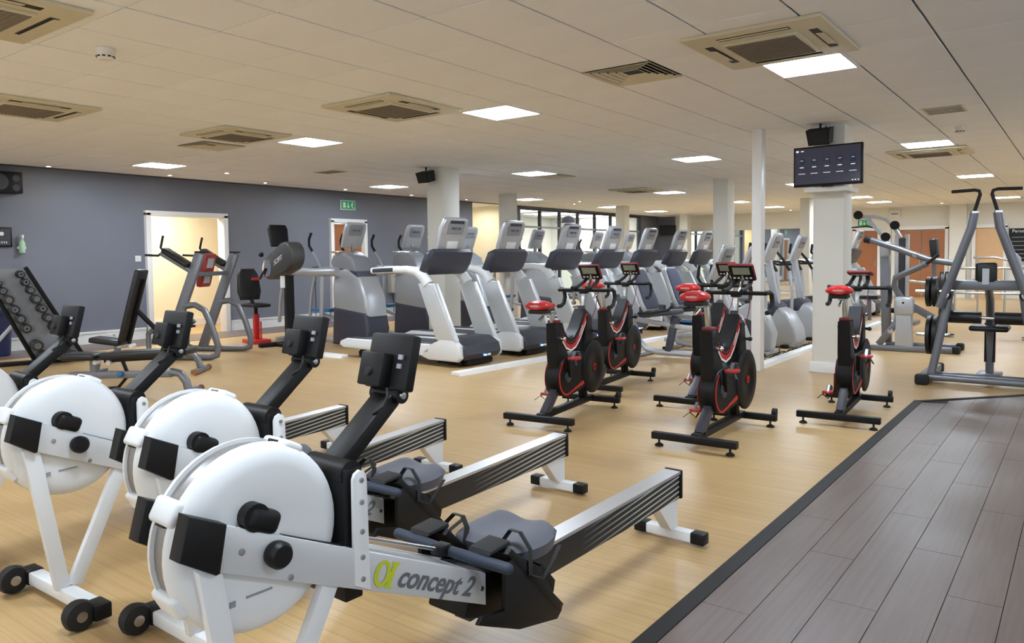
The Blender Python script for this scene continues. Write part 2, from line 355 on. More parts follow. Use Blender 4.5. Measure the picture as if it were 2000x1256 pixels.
# ---------------------------------------------------------------- ceiling with tiles
ceil = struct(MB().box(((XL+XR)/2, 9.2, CEIL+.06), (XR-XL+.2, 30.6, .1)).build('ceiling', M_GRID, smooth=0), 'suspended ceiling of square mineral tiles')
struct(MB().box((-9.7, 14.3, CEIL+.06), (2.2, 2.2, .1)).build('ceiling_recess', M_TILE, smooth=0))
LIGHTS = [(2.4, 3.6), (-.6, 3.6), (-3.6, 3.6), (-7.2, 3.6), (-7.2, 8.4), (-3.6, 8.4), (-.6, 8.4), (2.4, 9.0), (-3.6, 13.8), (-.6, 13.8), (2.4, 14.4), (-7.2, 17.4), (-3.6, 18.0), (-.6, 18.6),
          (-7.2, 20.4), (-3.6, 21.0), (-.6, 21.0), (2.4, 21.6), (-7.2, 13.2), (-7.2, -1.2), (-3.6, -1.2), (-.6, -1.8), (2.4, -1.2), (6.0, -1.2), (6.0, 3.6), (6.0, 8.4), (6.0, 14.4), (6.0, 20.4), (2.4, -4.8), (-2.4, -4.8)]  # the panel column right of the view is unseen, included for its light
DIFF = [(1.2, 3.0), (-4.8, 3.0), (-3.6, 9.0)]
skip = {(round(x/.6), round(y/.6)) for x, y in LIGHTS+DIFF}
def pix(p):
    d = Vector(p)-CAM; z = d.dot(fwd)
    return (1000+F_PX*d.dot(r2)/z, 628+SHIFT-F_PX*d.dot(u2)/z, z) if z > .05 else None
tiles = []
for i in range(-15, 15):
    for j in range(-10, 41):
        if (i, j) in skip: continue
        x, y = i*.6, j*.6
        if x+.3 < XL or y+.3 > YF or y < YB: continue
        q = pix((x+.3, y+.3, CEIL)); vis = q and -150 < q[0] < 2150 and -150 < q[1] < 700
        tiles.append(((not vis, (q[2] if q else 99)), x, y))
tiles.sort(key=lambda t: t[0])
tm = None
far = MB()
for n, (k, x, y) in enumerate(tiles):
    if n < 290 and not k[0]:
        if tm is None:
            o = MB().box((0, 0, 0), (.586, .594, .016), bev=.003, seg=1).build('ceiling_tile', M_TILE, ceil, smooth=0); tm = o.data
        else:
            o = bpy.data.objects.new('ceiling_tile', tm); COL.objects.link(o); o.parent = ceil
        o.location = (x+.3, y+.3, CEIL+.002+random.uniform(-.0015, .0015))
    else: far.box((x+.3, y+.3, CEIL+.002), (.586, .594, .016))
o = far.build('ceiling_tile_field', M_TILE, ceil, smooth=0); o['kind'] = 'stuff'
# ---------------------------------------------------------------- ceiling fittings
def light_label(x, y):
    return {(2.4, 3.6): 'square LED ceiling panel touching the big cassette unit with open louvres', (-.6, 3.6): 'square LED ceiling panel beside the cassette unit over the treadmills',
            (-3.6, 3.6): 'square LED ceiling panel beside the cassette next to the louvred diffuser', (-7.2, 3.6): 'square LED ceiling panel in front of the yellow doorway', (-7.2, 8.4): 'square LED ceiling panel in front of the exit sign',
            (-.6, 8.4): 'square LED ceiling panel next to the slim white post', (2.4, 9.0): 'square LED ceiling panel beside the cassette behind the screen column'}.get((x, y), 'square flush LED ceiling panel, glowing white')
for n, (x, y) in enumerate(LIGHTS):
    t = thing('ceiling_light', light_label(x, y), 'ceiling light', (x+.3, y+.3, CEIL), 0, 'square LED ceiling panels')
    f = MB()
    for a in (-1, 1): f.box((a*.287, 0, -.004), (.022, .596, .02)); f.box((0, a*.287, -.004), (.552, .022, .02))
    f.build('frame', M_WHITE, t, smooth=0)
    MB().box((0, 0, .0), (.552, .552, .008)).build('diffuser', M_EMIT, t, smooth=0)
def cassette(x0, x1, y0, y1, label, z=CEIL):
    t = thing('air_conditioning_cassette', label, 'air conditioner', ((x0+x1)/2, (y0+y1)/2, z), 0, 'ceiling air conditioning cassettes'); w, d = x1-x0, y1-y0
    MB().prism([(-w/2, -d/2), (w/2, -d/2), (w/2, d/2), (-w/2, d/2)], -.035, -.005, 'XY', bev=.012).build('panel', M_ACW, t)
    MB().box((0, 0, -.042), (w*.56, d*.56, .02), bev=.008).build('intake_frame', M_ACW, t)
    g = MB()
    for k in range(15): g.box((0, -d*.25+k*d*.5/14, -.0535), (w*.5, .010, .006))
    g.box((0, 0, -.0515), (w*.5, d*.5, .002)); g.build('intake_grille', M_ACG, t, smooth=0)
    for sx, sy in ((0, 1), (0, -1), (1, 0), (-1, 0)):
        cx, cy = sx*w*.38, sy*d*.38; a, b = (w*.52, .055) if sy else (.055, d*.52)
        MB().box((cx, cy, -.0352), (a, b, .004)).build('outlet_slot', M_BLACK, t, smooth=0)
        MB().box((cx+sx*.012, cy+sy*.012, -.040), (a*.98, b*.6, .004), rot('Y' if sx else 'X', 8)).build('louvre', M_ACW, t, smooth=0)
    return t
cassette(2.22, 3.13, 2.6, 3.58, 'large yellowed cassette unit beside the nearest LED panel')
cassette(-1.38, -.46, 2.52, 3.5, 'yellowed cassette unit between two LED panels')
cassette(-3.9, -3.0, 2.53, 3.4, 'cassette unit beside the louvred diffuser near the slate wall')
cassette(-4.0, -3.05, .3, 1.28, 'cassette unit over the dumbbell corner')
cassette(-1.16, -.18, -1.05, -.09, 'cassette unit by the smoke detector')
cassette(2.1, 3.1, 9.75, 10.7, 'cassette unit past the screen column')
cassette(-3.95, -3.1, 12.4, 13.4, 'cassette unit over the treadmill row')
for x, y in DIFF:
    t = thing('air_diffuser', {(1.2, 3.0): 'square louvred diffuser close to the big cassette unit', (-4.8, 3.0): 'square louvred diffuser beside the cassette near the slate wall'}.get((x, y), 'square louvred diffuser over the treadmill row'), 'air vent', (x+.3, y+.3, CEIL), 0, 'square ceiling diffusers')
    MB().box((0, 0, .012), (.59, .59, .004)).build('backing', M_BLACK, t, smooth=0)
    for k, s in enumerate((.56, .46, .36, .26, .16)):
        f = MB(); z = -.008+k*.004
        for a in (-1, 1):
            f.box((a*s/2, 0, z), (.028, s+.02, .004), rot('Y', a*28)); f.box((0, a*s/2, z), (s+.02, .028, .004), rot('X', -a*28))
        f.build('louvre_ring', M_ACW, t, smooth=0)
def vent(x, y, w, d, label):
    t = thing('slot_vent', label, 'air vent', (x, y, CEIL-.006)); f = MB()
    for a in (-1, 1): f.box((a*w/2, 0, 0), (.02, d+.02, .012)); f.box((0, a*d/2, 0), (w, .02, .012))
    f.build('frame', M_ACW, t, smooth=0); MB().box((0, 0, .003), (w, d, .004)).build('grille', M_ACG, t, smooth=0)
    for k in range(6): MB().box((0, -d/2+(k+.5)*d/6, -.002), (w, .008, .008)).build('slat', M_ACG, t, smooth=0)
vent(3.24, 6.68, .34, .42, 'grey slot vent past the big cassette unit')
vent(-5.7, 6.2, .5, .3, 'small grey vent near the slate wall')
def detector(x, y, r, label):
    t = thing('smoke_detector', label, 'smoke detector', (x, y, CEIL-.008), 0, 'smoke detectors')
    MB().lathe([(r, 0), (r, -.02), (r*.95, -.025), (r*.9, -.055), (r*.7, -.075), (0, -.08)], (0, 0, 0)).build('body', M_OFFW, t)
    g = MB()
    for k in range(10):
        a = k*math.pi/5; g.box((math.cos(a)*r*.88, math.sin(a)*r*.88, -.056), (.008, .02, .008), rot('Z', math.degrees(a)))
    g.build('vents', M_BLACK, t, smooth=0)
detector(-.95, .33, .062, 'cream smoke detector on a bare ceiling tile')
detector(3.23, 7.96, .05, 'small smoke detector past the slot vent')
for n, (x, y) in enumerate([(-8.2, 2.86), (-8.05, 4.7), (-7.07, 5.15), (-8.0, 6.55), (-8.0, 8.5), (-8.0, 10.46), (-8.0, 12.4), (-6.9, 15.7), (-6.3, 15.0), (1.0, 23.2), (-3.4, 23.4), (-4.6, 23.4)]):
    t = thing('recessed_spotlight', 'small round recessed spotlight washing the wall', 'spotlight', (x, y, CEIL-.008), 0, 'recessed wall-washing spots')
    MB().lathe([(.045, 0), (.045, -.008), (.032, -.008), (.03, -.002)], (0, 0, 0), seg=16).build('rim', M_WHITE, t)
    MB().lathe([(.03, -.004), (0, -.004)], (0, 0, 0), seg=16).build('lens', M_SPOT, t)
    if x < -7.5:
        sp = bpy.data.lights.new('spot_beam', 'SPOT'); sp.energy = 60; sp.spot_size = math.radians(80); sp.spot_blend = .8; sp.color = (1, .96, .92); sp.shadow_soft_size = .03
        so = bpy.data.objects.new('spot_beam', sp); COL.objects.link(so); so.parent = t; so.location = (0, 0, -.02); so.rotation_euler = (0, math.radians(-12), 0)
# ================================================================ ROWING MACHINES  (local x: front foot -> tail, beam faces at y = -+.11)
M_STRIPE = bpy.data.materials.new('rail_swoosh'); M_STRIPE.use_nodes = True
def _stripe():
    N = M_STRIPE.node_tree.nodes; L = M_STRIPE.node_tree.links; b = N['Principled BSDF']
    tc = N.new('ShaderNodeTexCoord'); sp = N.new('ShaderNodeSeparateXYZ'); L.new(tc.outputs['Object'], sp.inputs[0])
    # curved bands that fan out towards the tail: v = (z - .2) * (1 + k*x) wave
    ma = N.new('ShaderNodeMath'); ma.operation = 'MULTIPLY_ADD'; L.new(sp.outputs['X'], ma.inputs[0]); ma.inputs[1].default_value = -0.10; L.new(sp.outputs['Z'], ma.inputs[2])
    mm = N.new('ShaderNodeMath'); mm.operation = 'MULTIPLY'; L.new(ma.outputs[0], mm.inputs[0]); mm.inputs[1].default_value = 260.0
    sn = N.new('ShaderNodeMath'); sn.operation = 'SINE'; L.new(mm.outputs[0], sn.inputs[0])
    rp = N.new('ShaderNodeMapRange'); rp.inputs['From Min'].default_value = .35; rp.inputs['From Max'].default_value = .75; L.new(sn.outputs[0], rp.inputs[0])
    rx = N.new('ShaderNodeMapRange'); rx.inputs['From Min'].default_value = 1.45; rx.inputs['From Max'].default_value = 2.0; L.new(sp.outputs['X'], rx.inputs[0])
    mu = N.new('ShaderNodeMath'); mu.operation = 'MULTIPLY'; L.new(rp.outputs[0], mu.inputs[0]); L.new(rx.outputs[0], mu.inputs[1])
    mx = N.new('ShaderNodeMix'); mx.data_type = 'RGBA'; mx.inputs[6].default_value = (.012, .012, .014, 1); mx.inputs[7].default_value = (.52, .54, .50, 1)
    L.new(mu.outputs[0], mx.inputs[0]); L.new(mx.outputs[2], b.inputs['Base Color']); b.inputs['Roughness'].default_value = .35
_stripe()
def rowing_machine():
    R = thing('rowing_machine', 'rowing machine', 'rowing machine')
    # front foot with transport wheels
    ft = MB().box((0, 0, .055), (.055, .50, .05), bev=.005).build('front_foot', M_ERGW, R)
    for s in (-1, 1):
        MB().box((0, s*.28, .055), (.065, .09, .06), bev=.008).build('foot_cap', M_BLACK, ft)
        MB().lathe([(.02, -.028), (.052, -.024), (.058, 0), (.052, .024), (.02, .028)], (-.07, s*.28, .058), 'Y', 20).build('wheel', M_RUBBER, ft)
        MB().lathe([(.02, -.03), (.02, .03)], (-.07, s*.28, .058), 'Y', 12).build('axle_cap', M_STEEL, ft)
    # V legs
    for s in (-1,):
        MB().beam((-.135, s*.09, .67), (-.015, s*.03, .08), .026, .055, up=(1, 0, 0), bev=.003).build('front_leg', M_ERGW, R)
        MB().beam((.20, s*.09, .525), (.03, s*.03, .08), .026, .055, up=(1, 0, 0), bev=.003).build('front_leg', M_ERGW, R)
    # beam: two side plates and a top cover
    bt = lambda x: .796-(x+.18)*.458; bb_ = lambda x: .682-(x+.18)*.448
    for s in (-1, 1):
        poly = [(-.15, bb_(-.15)), (.796, bb_(.796)), (.796, bt(.796)), (-.12, bt(-.12))]
        MB().prism(poly, s*.098-.012, s*.098+.012, bev=.003).build('beam_side', M_ERGB, R)
        MB().prism([(-.13, bb_(-.13)-.006), (-.215, bb_(-.215)+.012), (-.190, bt(-.190)+.006), (-.10, bt(-.10)+.004), (-.12, bb_(-.12))], s*.098-.026, s*.098+.026, bev=.006).build('beam_end_cap', M_BLACK, R)
    MB().prism([(.2, bt(.2)-.004), (.79, bt(.79)-.004), (.79, bt(.79)-.02), (.2, bt(.2)-.02)], -.09, .09).build('beam_cover', M_ERGB, R, smooth=0)
    ch = MB(); ch.prism([(.06, bt(.06)+.002), (.24, bt(.24)+.003), (.24, bt(.24)), (.06, bt(.06)-.002)], -.10, -.075); ch.build('beam_slot', M_BLACK, R, smooth=0)
    sc = MB()
    for x in (-.06, .07, .775):
        sc.lathe([(.009, 0), (.008, .004), (0, .005)], (x, -.110, (bt(x)+bb_(x))/2+(.0 if x != .07 else -.045)), 'Y', 10, M=rot('X', 180))
    sc.build('bolts', M_STEEL, R)
    # flywheel housing
    c = (.023, 0, .682); r = .232
    for s in (-1, 1):
        pr = [(0, s*.084), (.12, s*.083), (.180, s*.079), (.206, s*.072), (.221, s*.060), (.229, s*.046), (r, s*.036), (r, s*.030), (r-.012, s*.028), (0, s*.026)]
        MB().lathe(pr if s > 0 else pr[::-1], c, 'Y', 48).build('flywheel_shell', M_ERGW, R, smooth=50)
    band = MB().lathe([(r-.016, -.032), (r-.010, -.030), (r-.010, .030), (r-.016, .032)], c, 'Y', 48).build('flywheel_cage', mat('cage_mesh', (150, 148, 146), .4, metal=.7, var=.2, scale=120), R)
    for a in (152, 62, 208):
        A = math.radians(a); p = (c[0]+math.cos(A)*(r-.004), 0, c[2]+math.sin(A)*(r-.004))
        MB().box(p, (.028, .105, .062), rot('Y', -a), bev=.012, seg=3).build('shell_clip', M_ERGW, R)
        MB().box((c[0]+math.cos(A+.11)*(r-.002), 0, c[2]+math.sin(A+.11)*(r-.002)), (.012, .04, .02), rot('Y', -a-6), bev=.003).build('clip_slot', M_BLACK, R)
    # damper on the right shell, knob on beam
    dm = MB(); dm.box((.0, -.095, .742), (.092, .055, .058), rot('Y', 24), bev=.018, seg=3); dm.cyl((-.02, -.07, .755), (-.02, -.115, .755), .034, 20); dm.build('damper', M_BLACK, R)
    MB().lathe([(.03, 0), (.033, .012), (.033, .03), (.026, .04), (0, .041)], (.027, -.108, .655), 'Y', 24, M=rot('X', 180)).build('damper_knob', M_BLACK, R)
    st = MB(); st.box((.0, -.0835, .56), (.07, .004, .005)); st.box((-.07, -.0825, .555), (.014, .004, .014)); st.build('data_sticker', M_GREY, R, smooth=0)
    N0 = set(R.children)
    # monitor post
    po = MB(); po.box((.395, 0, .62), (.06, .18, .36), bev=.005); po.build('post', M_BLACK, R)
    for s in (-1, 1):
        MB().prism([(.378, .49), (.432, .46), (.425, .775), (.418, .79), (.402, .798), (.386, .79), (.379, .775)], s*.108-.006, s*.108+.006, bev=.002).build('post_plate', M_ERGW, R)
    sc = MB()
    for z in (.50, .56, .63, .71, .77): sc.lathe([(.008, 0), (.007, .004), (0, .005)], (.405, -.114, z), 'Y', 10, M=rot('X', 180))
    sc.build('post_bolts', M_STEEL, R)
    br = MB(); br.box((.30, .06, .60), (.16, .03, .10)); br.build('post_bracket', M_ERGW, R, smooth=0)
    am = MB(); am.cyl((.395, -.085, .784), (.395, .085, .784), .036, 20); am.beam((.395, 0, .784), (.60, 0, .952), .085, .045, bev=.006); am.build('monitor_arm', M_BLACK, R)
    hg = MB(); hg.cyl((.608, -.06, .962), (.608, .06, .962), .024, 18); hg.build('monitor_hinge', M_BLACK, R); MB().lathe([(.012, 0), (.010, .006), (0, .007)], (.608, -.06, .962), 'Y', 12, M=rot('X', 180)).build('hinge_bolt', M_STEEL, R)
    tl = rot('Y', 14)
    mo = MB(); mo.box((.625, 0, 1.055), (.036, .185, .165), tl, bev=.008); o = mo.build('monitor', M_BLACK, R)
    MB().box((.586, .028, 1.035), (.05, .10, .10), tl, bev=.006).build('battery_box', M_BLACK, o)
    MB().lathe([(.014, 0), (.012, .01), (0, .011)], (.561, .03, 1.032), 'X', 14, M=rot('Y', 194)).build('battery_latch', M_RUBBER, o)
    pt = MB()
    for k in range(4): pt.box((.602, -.055-.008*(k % 2), .995+k*.027), (.006, .018, .014), tl)
    pt.build('ports', M_GREY, o, smooth=0); MB().box((.645, 0, 1.06), (.004, .12, .085), tl).build('screen', M_LCD, o, smooth=0)
    MB().tube([(.575, -.03, .985), (.55, -.06, .965), (.54, -.055, .94), (.52, -.03, .92)], .004, 6).build('monitor_cable', M_RUBBER, o)
    for o_ in set(R.children)-N0:
        for w_ in [o_]+list(o_.children): w_.data.transform(Matrix.Translation((-.112, 0, .002)))
    # monorail, foot stretchers
    ra = MB(); ra.prism([(.80, .165), (2.285, .200), (2.285, .325), (.80, .275)], -.035, .035); ra.build('monorail', M_STRIPE, R, smooth=0)
    MB().prism([(.80, .270), (2.285, .320), (2.285, .333), (.80, .283)], -.042, .042).build('rail_track', mat('rail_steel', (196, 196, 196), .38, metal=.8), R, smooth=0)
    MB().box((2.293, 0, .268), (.02, .092, .138), bev=.006).build('rail_end_cap', M_BLACK, R)
    MB().prism([(2.09, .205), (2.285, .205), (2.285, .06), (2.225, .06), (2.21, .07)], -.028, .028, bev=.003).build('rear_leg', M_ERGW, R)
    rf = MB().box((2.262, 0, .04), (.055, .25, .045), bev=.004).build('rear_foot', M_ERGW, R)
    for s in (-1, 1): MB().box((2.262, s*.15, .04), (.062, .07, .055), bev=.008).build('foot_cap', M_BLACK, rf)
    for s in (-1, 1):
        y0, y1 = (s*.075, s*.20)
        MB().prism([(.79, .40), (.85, .415), (.97, .335), (1.095, .145), (1.065, .122), (.86, .165), (.66, .255), (.68, .275), (.79, .25)], s*.19-.008, s*.19+.008, bev=.004).build('foot_shield', M_BLACK, R)
        MB().prism([(.80, .43), (.82, .445), (1.10, .165), (1.08, .14)], min(y0, y1), max(y0, y1), bev=.004).build('footplate', M_BLACK, R)
        MB().prism([(.735, .44), (.742, .452), (.835, .46), (.838, .445)], s*.135-.045, s*.135+.045, bev=.004).build('toe_piece', M_RUBBER, R)
        MB().prism([(.98, .29), (1.01, .325), (1.08, .25), (1.07, .21)], s*.135-.045, s*.135+.045, bev=.004).build('heel_cup', M_BLACK, R)
        sp = [(.90, s*.08, .36), (.92, s*.085, .42), (.925, s*.11, .455), (.925, s*.15, .455), (.92, s*.195, .41), (.91, s*.205, .33)]
        MB().tube(sp, .014, 8, flat=(.25, 1)).build('foot_strap', M_RUBBER, R)
        MB().tube([(.91, s*.205, .33), (.95, s*.225, .31), (.99, s*.235, .36), (1.05, s*.22, .39)], .009, 6, flat=(.3, 1)).build('strap_tail', M_RUBBER, R)
    MB().box((.84, 0, .255), (.20, .17, .15), rot('Y', 20), bev=.01).build('stretcher_block', M_BLACK, R)
    # handle on its hook, chain
    h = MB(); h.tube([(.72, -.03, .425), (.72, .03, .425)], .018, 10); h.box((.705, 0, .43), (.05, .05, .035), bev=.006); h = h.build('handle', M_BLACK, R)
    for s in (-1, 1):
        MB().tube([(.72, s*.03, .425), (.725, s*.12, .423), (.745, s*.245, .415)], [.017, .019, .018], 12).ball((.745, s*.245, .415), .018).build('handle_grip', mat('grip_navy', (40, 50, 66), .6), h)
    MB().tube([(.70, 0, .43), (.25, 0, .62)], .006, 6).build('chain', M_STEEL, R)
    # seat
    bm = MB(); nx, ny = 15, 19; g = {}
    for i in range(nx):
        for j in range(ny):
            u, v = i/(nx-1)*2-1, j/(ny-1)*2-1
            x = u*.135*(1-.20*v*v); y = v*.172*(1-.16*u*u)
            e = max(abs(u), abs(v)); drop = .018*max(0, (e-.75)/.25)**2
            z = .405+.020*math.exp(-((abs(v)-.62)/.36)**2)*(.55+.45*u)+.010*max(0, u)**2+.006*math.exp(-(v/.25)**2)*(1-u)*.5-drop
            g[i, j] = (bm.bm.verts.new((x, y, z)), bm.bm.verts.new((x*.93, y*.93, .348)))
    for i in range(nx-1):
        for j in range(ny-1):
            bm.bm.faces.new([g[a][0] for a in ((i, j), (i+1, j), (i+1, j+1), (i, j+1))]); bm.bm.faces.new([g[a][1] for a in ((i, j), (i, j+1), (i+1, j+1), (i+1, j))])
    for i in range(nx-1):
        for j in (0, ny-1): bm.bm.faces.new([g[i, j][0], g[i, j][1], g[i+1, j][1], g[i+1, j][0]])
    for j in range(ny-1):
        for i in (0, nx-1): bm.bm.faces.new([g[i, j][0], g[i, j+1][0], g[i, j+1][1], g[i, j][1]])
    se = bm.build('seat', M_SEAT, R, smooth=60); se.location = (1.03, 0, -.005)
    MB().box((1.03, 0, .345), (.16, .11, .045), bev=.008).build('seat_carriage', M_BLACK, R)
    rl = MB()
    for x in (.96, 1.10):
        for s in (-1, 1): rl.cyl((x, s*.03, .32), (x, s*.055, .32), .018, 12)
    rl.build('seat_rollers', M_RUBBER, R)
    # lettering on both beam faces
    sl = math.atan2(-.453, 1.0); dx = (math.cos(sl), 0, math.sin(sl)); up = (-math.sin(sl), 0, math.cos(sl)); zc = (bt(.575)+bb_(.575))/2
    text('concept 2', 'lettering', mat('logo_grey', (96, 98, 102), .5), R, basis((.575, -.1115, zc-.002), dx, up), .084, .32, bold=.0016)
    lg = MB(); M = basis((.375, -.1115, (bt(.375)+bb_(.375))/2), dx, up)
    ring = [(math.cos(a)*.030-.012, math.sin(a)*.036) for a in [k*math.pi/12 for k in range(24)]]
    o_ = [lg.bm.verts.new(M @ Vector((x, y, .0005))) for x, y in ring]; i_ = [lg.bm.verts.new(M @ Vector(((x+.012)*.5-.012, y*.72, .0005))) for x, y in ring]
    for k in range(24): lg.bm.faces.new((o_[k], o_[(k+1) % 24], i_[(k+1) % 24], i_[k]))
    for poly in ([(.012, .036), (.046, .036), (.040, .026), (.020, .026)], [(.020, .026), (.036, .026), (.030, -.026), (.014, -.026)], [(.004, -.036), (.038, -.036), (.032, -.026), (.012, -.026)]):
        lg.bm.faces.new([lg.bm.verts.new(M @ Vector((x, y, .0005))) for x, y in poly])
    lg.build('logo_mark', M_LIME, R, smooth=0)
    return R
ERGS = [((.27, -.985, 0), 90, 'white rowing machine furthest from the dark floor, in front of the dumbbell tower'),
        ((1.207, -.934, 0), 91.5, 'white rowing machine with its whole front foot and both transport wheels in view'),
        ((1.97, -.82, 0), 89.3, 'white rowing machine second from the dark floor, half hidden behind its neighbour'),
        ((2.772, -1.152, 0), 87.7, 'white rowing machine with full concept 2 lettering, next to the dark floor')]
proto = rowing_machine()
for n, (l, a, lab) in enumerate(ERGS):
    o = proto if n == 0 else copy_tree(proto); place(o, l, a, lab, 'row of rowing machines')
# ================================================================ SPIN BIKES (local x forward, rear bar at x=0)
def arc(c, r, a0, a1, n=10): return [(c[0]+r*math.cos(math.radians(a0+(a1-a0)*k/n)), c[1]+r*math.sin(math.radians(a0+(a1-a0)*k/n))) for k in range(n+1)]
def hull2(c1, r1, c2, r2, n=14):
    d = math.atan2(c2[1]-c1[1], c2[0]-c1[0]); L = math.hypot(c2[0]-c1[0], c2[1]-c1[1]); b = math.acos(max(-1, min(1, (r1-r2)/L)))
    a = math.degrees(d); bb = math.degrees(b)
    return arc(c2, r2, a-bb, a+bb, n)+arc(c1, r1, a+bb, a+360-bb, n)
def spin_bike(flat_console=False):
    R = thing('spin_bike', 'spin bike', 'exercise bike')
    for x, w, nm in ((0, .62, 'rear_bar'), (1.02, .56, 'front_bar')):
        b = MB().box((x, 0, .075), (.055, w, .05), bev=.004).build(nm, M_BLACK, R)
        for s in (-1, 1):
            MB().lathe([(.03, 0), (.032, .008), (.02, .018), (.008, .022), (.008, .055)], (x, s*(w/2-.05), 0), seg=14).build('levelling_foot', M_RUBBER, b)
            if x: MB().lathe([(.012, -.018), (.034, -.016), (.034, .016), (.012, .018)], (x+.045, s*(w/2-.03), .11), 'Y', 16).build('transport_wheel', M_RUBBER, b)
    MB().beam((.02, 0, .085), (1.02, 0, .085), .06, .05, bev=.004).build('base_beam', M_BLACK, R)
    MB().beam((.10, 0, .09), (.42, 0, .36), .06, .07, bev=.005).build('rear_strut', M_DGREY, R)
    MB().beam((.86, 0, .09), (.80, 0, .34), .06, .07, bev=.005).build('front_strut', M_BLACK, R)
    # frame
    MB().prism([(.34, .24), (.46, .22), (.52, .34), (.46, .50), (.345, .82), (.225, .82), (.25, .55), (.27, .36)], -.05, .05, bev=.02, seg=3).build('seat_mast', M_BLACK, R)
    MB().prism([(.80, .85), (.915, .85), (.98, .55), (.98, .42), (.78, .40), (.80, .60)], -.06, .06, bev=.02, seg=3).build('head_mast', M_BLACK, R)
    cv = [(.29, .80), (.34, .71), (.41, .645), (.50, .615), (.59, .635), (.68, .70), (.76, .79), (.83, .87)]
    MB().strip(cv, -.052, .052, .105).build('frame_bow', M_BLACK, R, smooth=60)
    MB().strip([(x+.005, z+.055) for x, z in cv[2:]], -.03, .03, .012).build('bow_top', M_DGREY, R)
    for dzz, m, nm, th in ((-.018, M_RED, 'red_stripe', .034), (-.046, M_WHITE, 'white_stripe', .016), (.018, M_DRED, 'dark_red_stripe', .008)):
        st = MB()
        for s in (-1, 1): st.strip([(x, z+dzz) for x, z in cv[1:]], s*.0525-.0012, s*.0525+.0012, th)
        st.build(nm, m, R)['kind'] = 'stuff'
    for s in (-1, 1):
        text('wattbike', 'lettering', M_WHITE, R, basis((.70, s*.054, .725), (s*-.66, 0, s*-.75) if s > 0 else (.66, 0, .75), (s*.75 if s > 0 else -.75, 0, .66 if s < 0 else -.66)), .034)
    # drive housing and flywheel
    cc, fc = (.40, .36), (.93, .38)
    MB().prism(hull2(cc, .165, fc, .15), -.066, .066, bev=.02, seg=3).build('drive_housing', M_BLACK, R)
    for s in (-1, 1):
        MB().lathe([(.235, 0), (.235, .012), (.215, .022), (.10, .026), (.09, .02), (0, .02)], (fc[0], s*.058, fc[1]), 'Y', 36, M=rot('X', 0 if s > 0 else 180)).build('flywheel_cover', M_BLACK, R)
        MB().lathe([(.03, 0), (.03, .003), (.018, .003), (.018, 0)], (fc[0], s*.079, fc[1]), 'Y', 20, M=rot('X', 0 if s > 0 else 180)).build('flywheel_ring', M_RED, R)
        MB().strip(arc(cc, .150, 120, 285, 12)+[(.62, .250), (.78, .285)], s*.0665-.0015, s*.0665+.0015, .016).prism([(.52, .225), (.80, .262), (.80, .305), (.52, .243)], s*.0668-.0015, s*.0668+.0015).build('red_swoosh', M_RED, R, smooth=0)
        a = math.radians(107 if s < 0 else 287); px, pz = cc[0]+.175*math.cos(a), cc[1]+.175*math.sin(a)
        ck = MB().beam((cc[0], s*.085, cc[1]), (px, s*.095, pz), .016, .034, up=(0, 1, 0), bev=.003).build('crank', M_BLACK, R)
        pd = MB().box((px, s*.155, pz), (.09, .085, .022), bev=.005).build('pedal', M_RED, R)
        MB().tube([(px-.045, s*.155, pz), (px+.01, s*.155, pz+.055), (px+.085, s*.155, pz+.045), (px+.10, s*.155, pz)], .008, 6, flat=(.5, 1.8)).build('toe_cage', M_GUN, pd)
        MB().tube([(px-.05, s*.12, pz-.012), (px-.02, s*.155, pz-.055), (px-.05, s*.19, pz-.012), (px-.10, s*.22, pz-.045)], .007, 6, flat=(.4, 1.6)).build('toe_strap', M_RUBBER, pd)
        MB().lathe([(.05, 0), (.045, .015), (0, .018)], (cc[0], s*.066, cc[1]), 'Y', 20, M=rot('X', 0 if s > 0 else 180)).build('crank_boss', M_DGREY, R)
    kn = MB().cyl((.29, -.05, .69), (.29, -.085, .69), .012).ball((.29, -.092, .69), .018).build('adjust_knob', M_CHROME, R)
    MB().cyl((.94, -.05, .70), (.94, -.085, .70), .012).ball((.94, -.092, .70), .018).build('adjust_knob', M_RUBBER, R)
    # saddle
    MB().box((.29, 0, .83), (.085, .085, .026), bev=.008).build('seat_collar', M_DRED, R); MB().box((.857, 0, .862), (.085, .085, .026), bev=.008).build('head_collar', M_DRED, R)
    MB().beam((.285, 0, .82), (.245, 0, 1.0), .032, .05, bev=.006).build('seat_post', M_STEEL, R); MB().beam((.86, 0, .85), (.88, 0, 1.04), .032, .05, bev=.006).build('handlebar_post', M_STEEL, R)
    MB().box((.19, 0, 1.005), (.22, .04, .022), bev=.004).tube([(.10, 0, .985), (.02, 0, .955)], .012, 8).build('saddle_slider', M_STEEL, R)
    sd = MB(); n = 10
    prof = [(-.05, .07, .03), (-.03, .098, .04), (.03, .105, .044), (.09, .088, .040), (.15, .050, .032), (.21, .028, .027), (.27, .023, .022), (.288, .012, .010)]
    rings = []
    for x, hw, hh in prof: rings.append([sd.bm.verts.new((x, hw*math.cos(t*2*math.pi/14), 1.062+.012*(x < .1)+hh*math.sin(t*2*math.pi/14)*(1 if math.sin(t*2*math.pi/14) > 0 else .8))) for t in range(14)])
    for A, B in zip(rings, rings[1:]):
        for k in range(14): sd.bm.faces.new((A[k], A[(k+1) % 14], B[(k+1) % 14], B[k]))
    sd.bm.faces.new(rings[0][::-1]); sd.bm.faces.new(rings[-1]); sd = sd.build('saddle', M_RED, R, smooth=60)
    MB().box((.04, 0, 1.028), (.15, .13, .03), bev=.008).build('saddle_base', M_RUBBER, sd)
    text('wattbike', 'saddle_lettering', M_WHITE, sd, basis((-.0515, 0, 1.078), (0, -1, 0), (0, 0, 1)), .022)
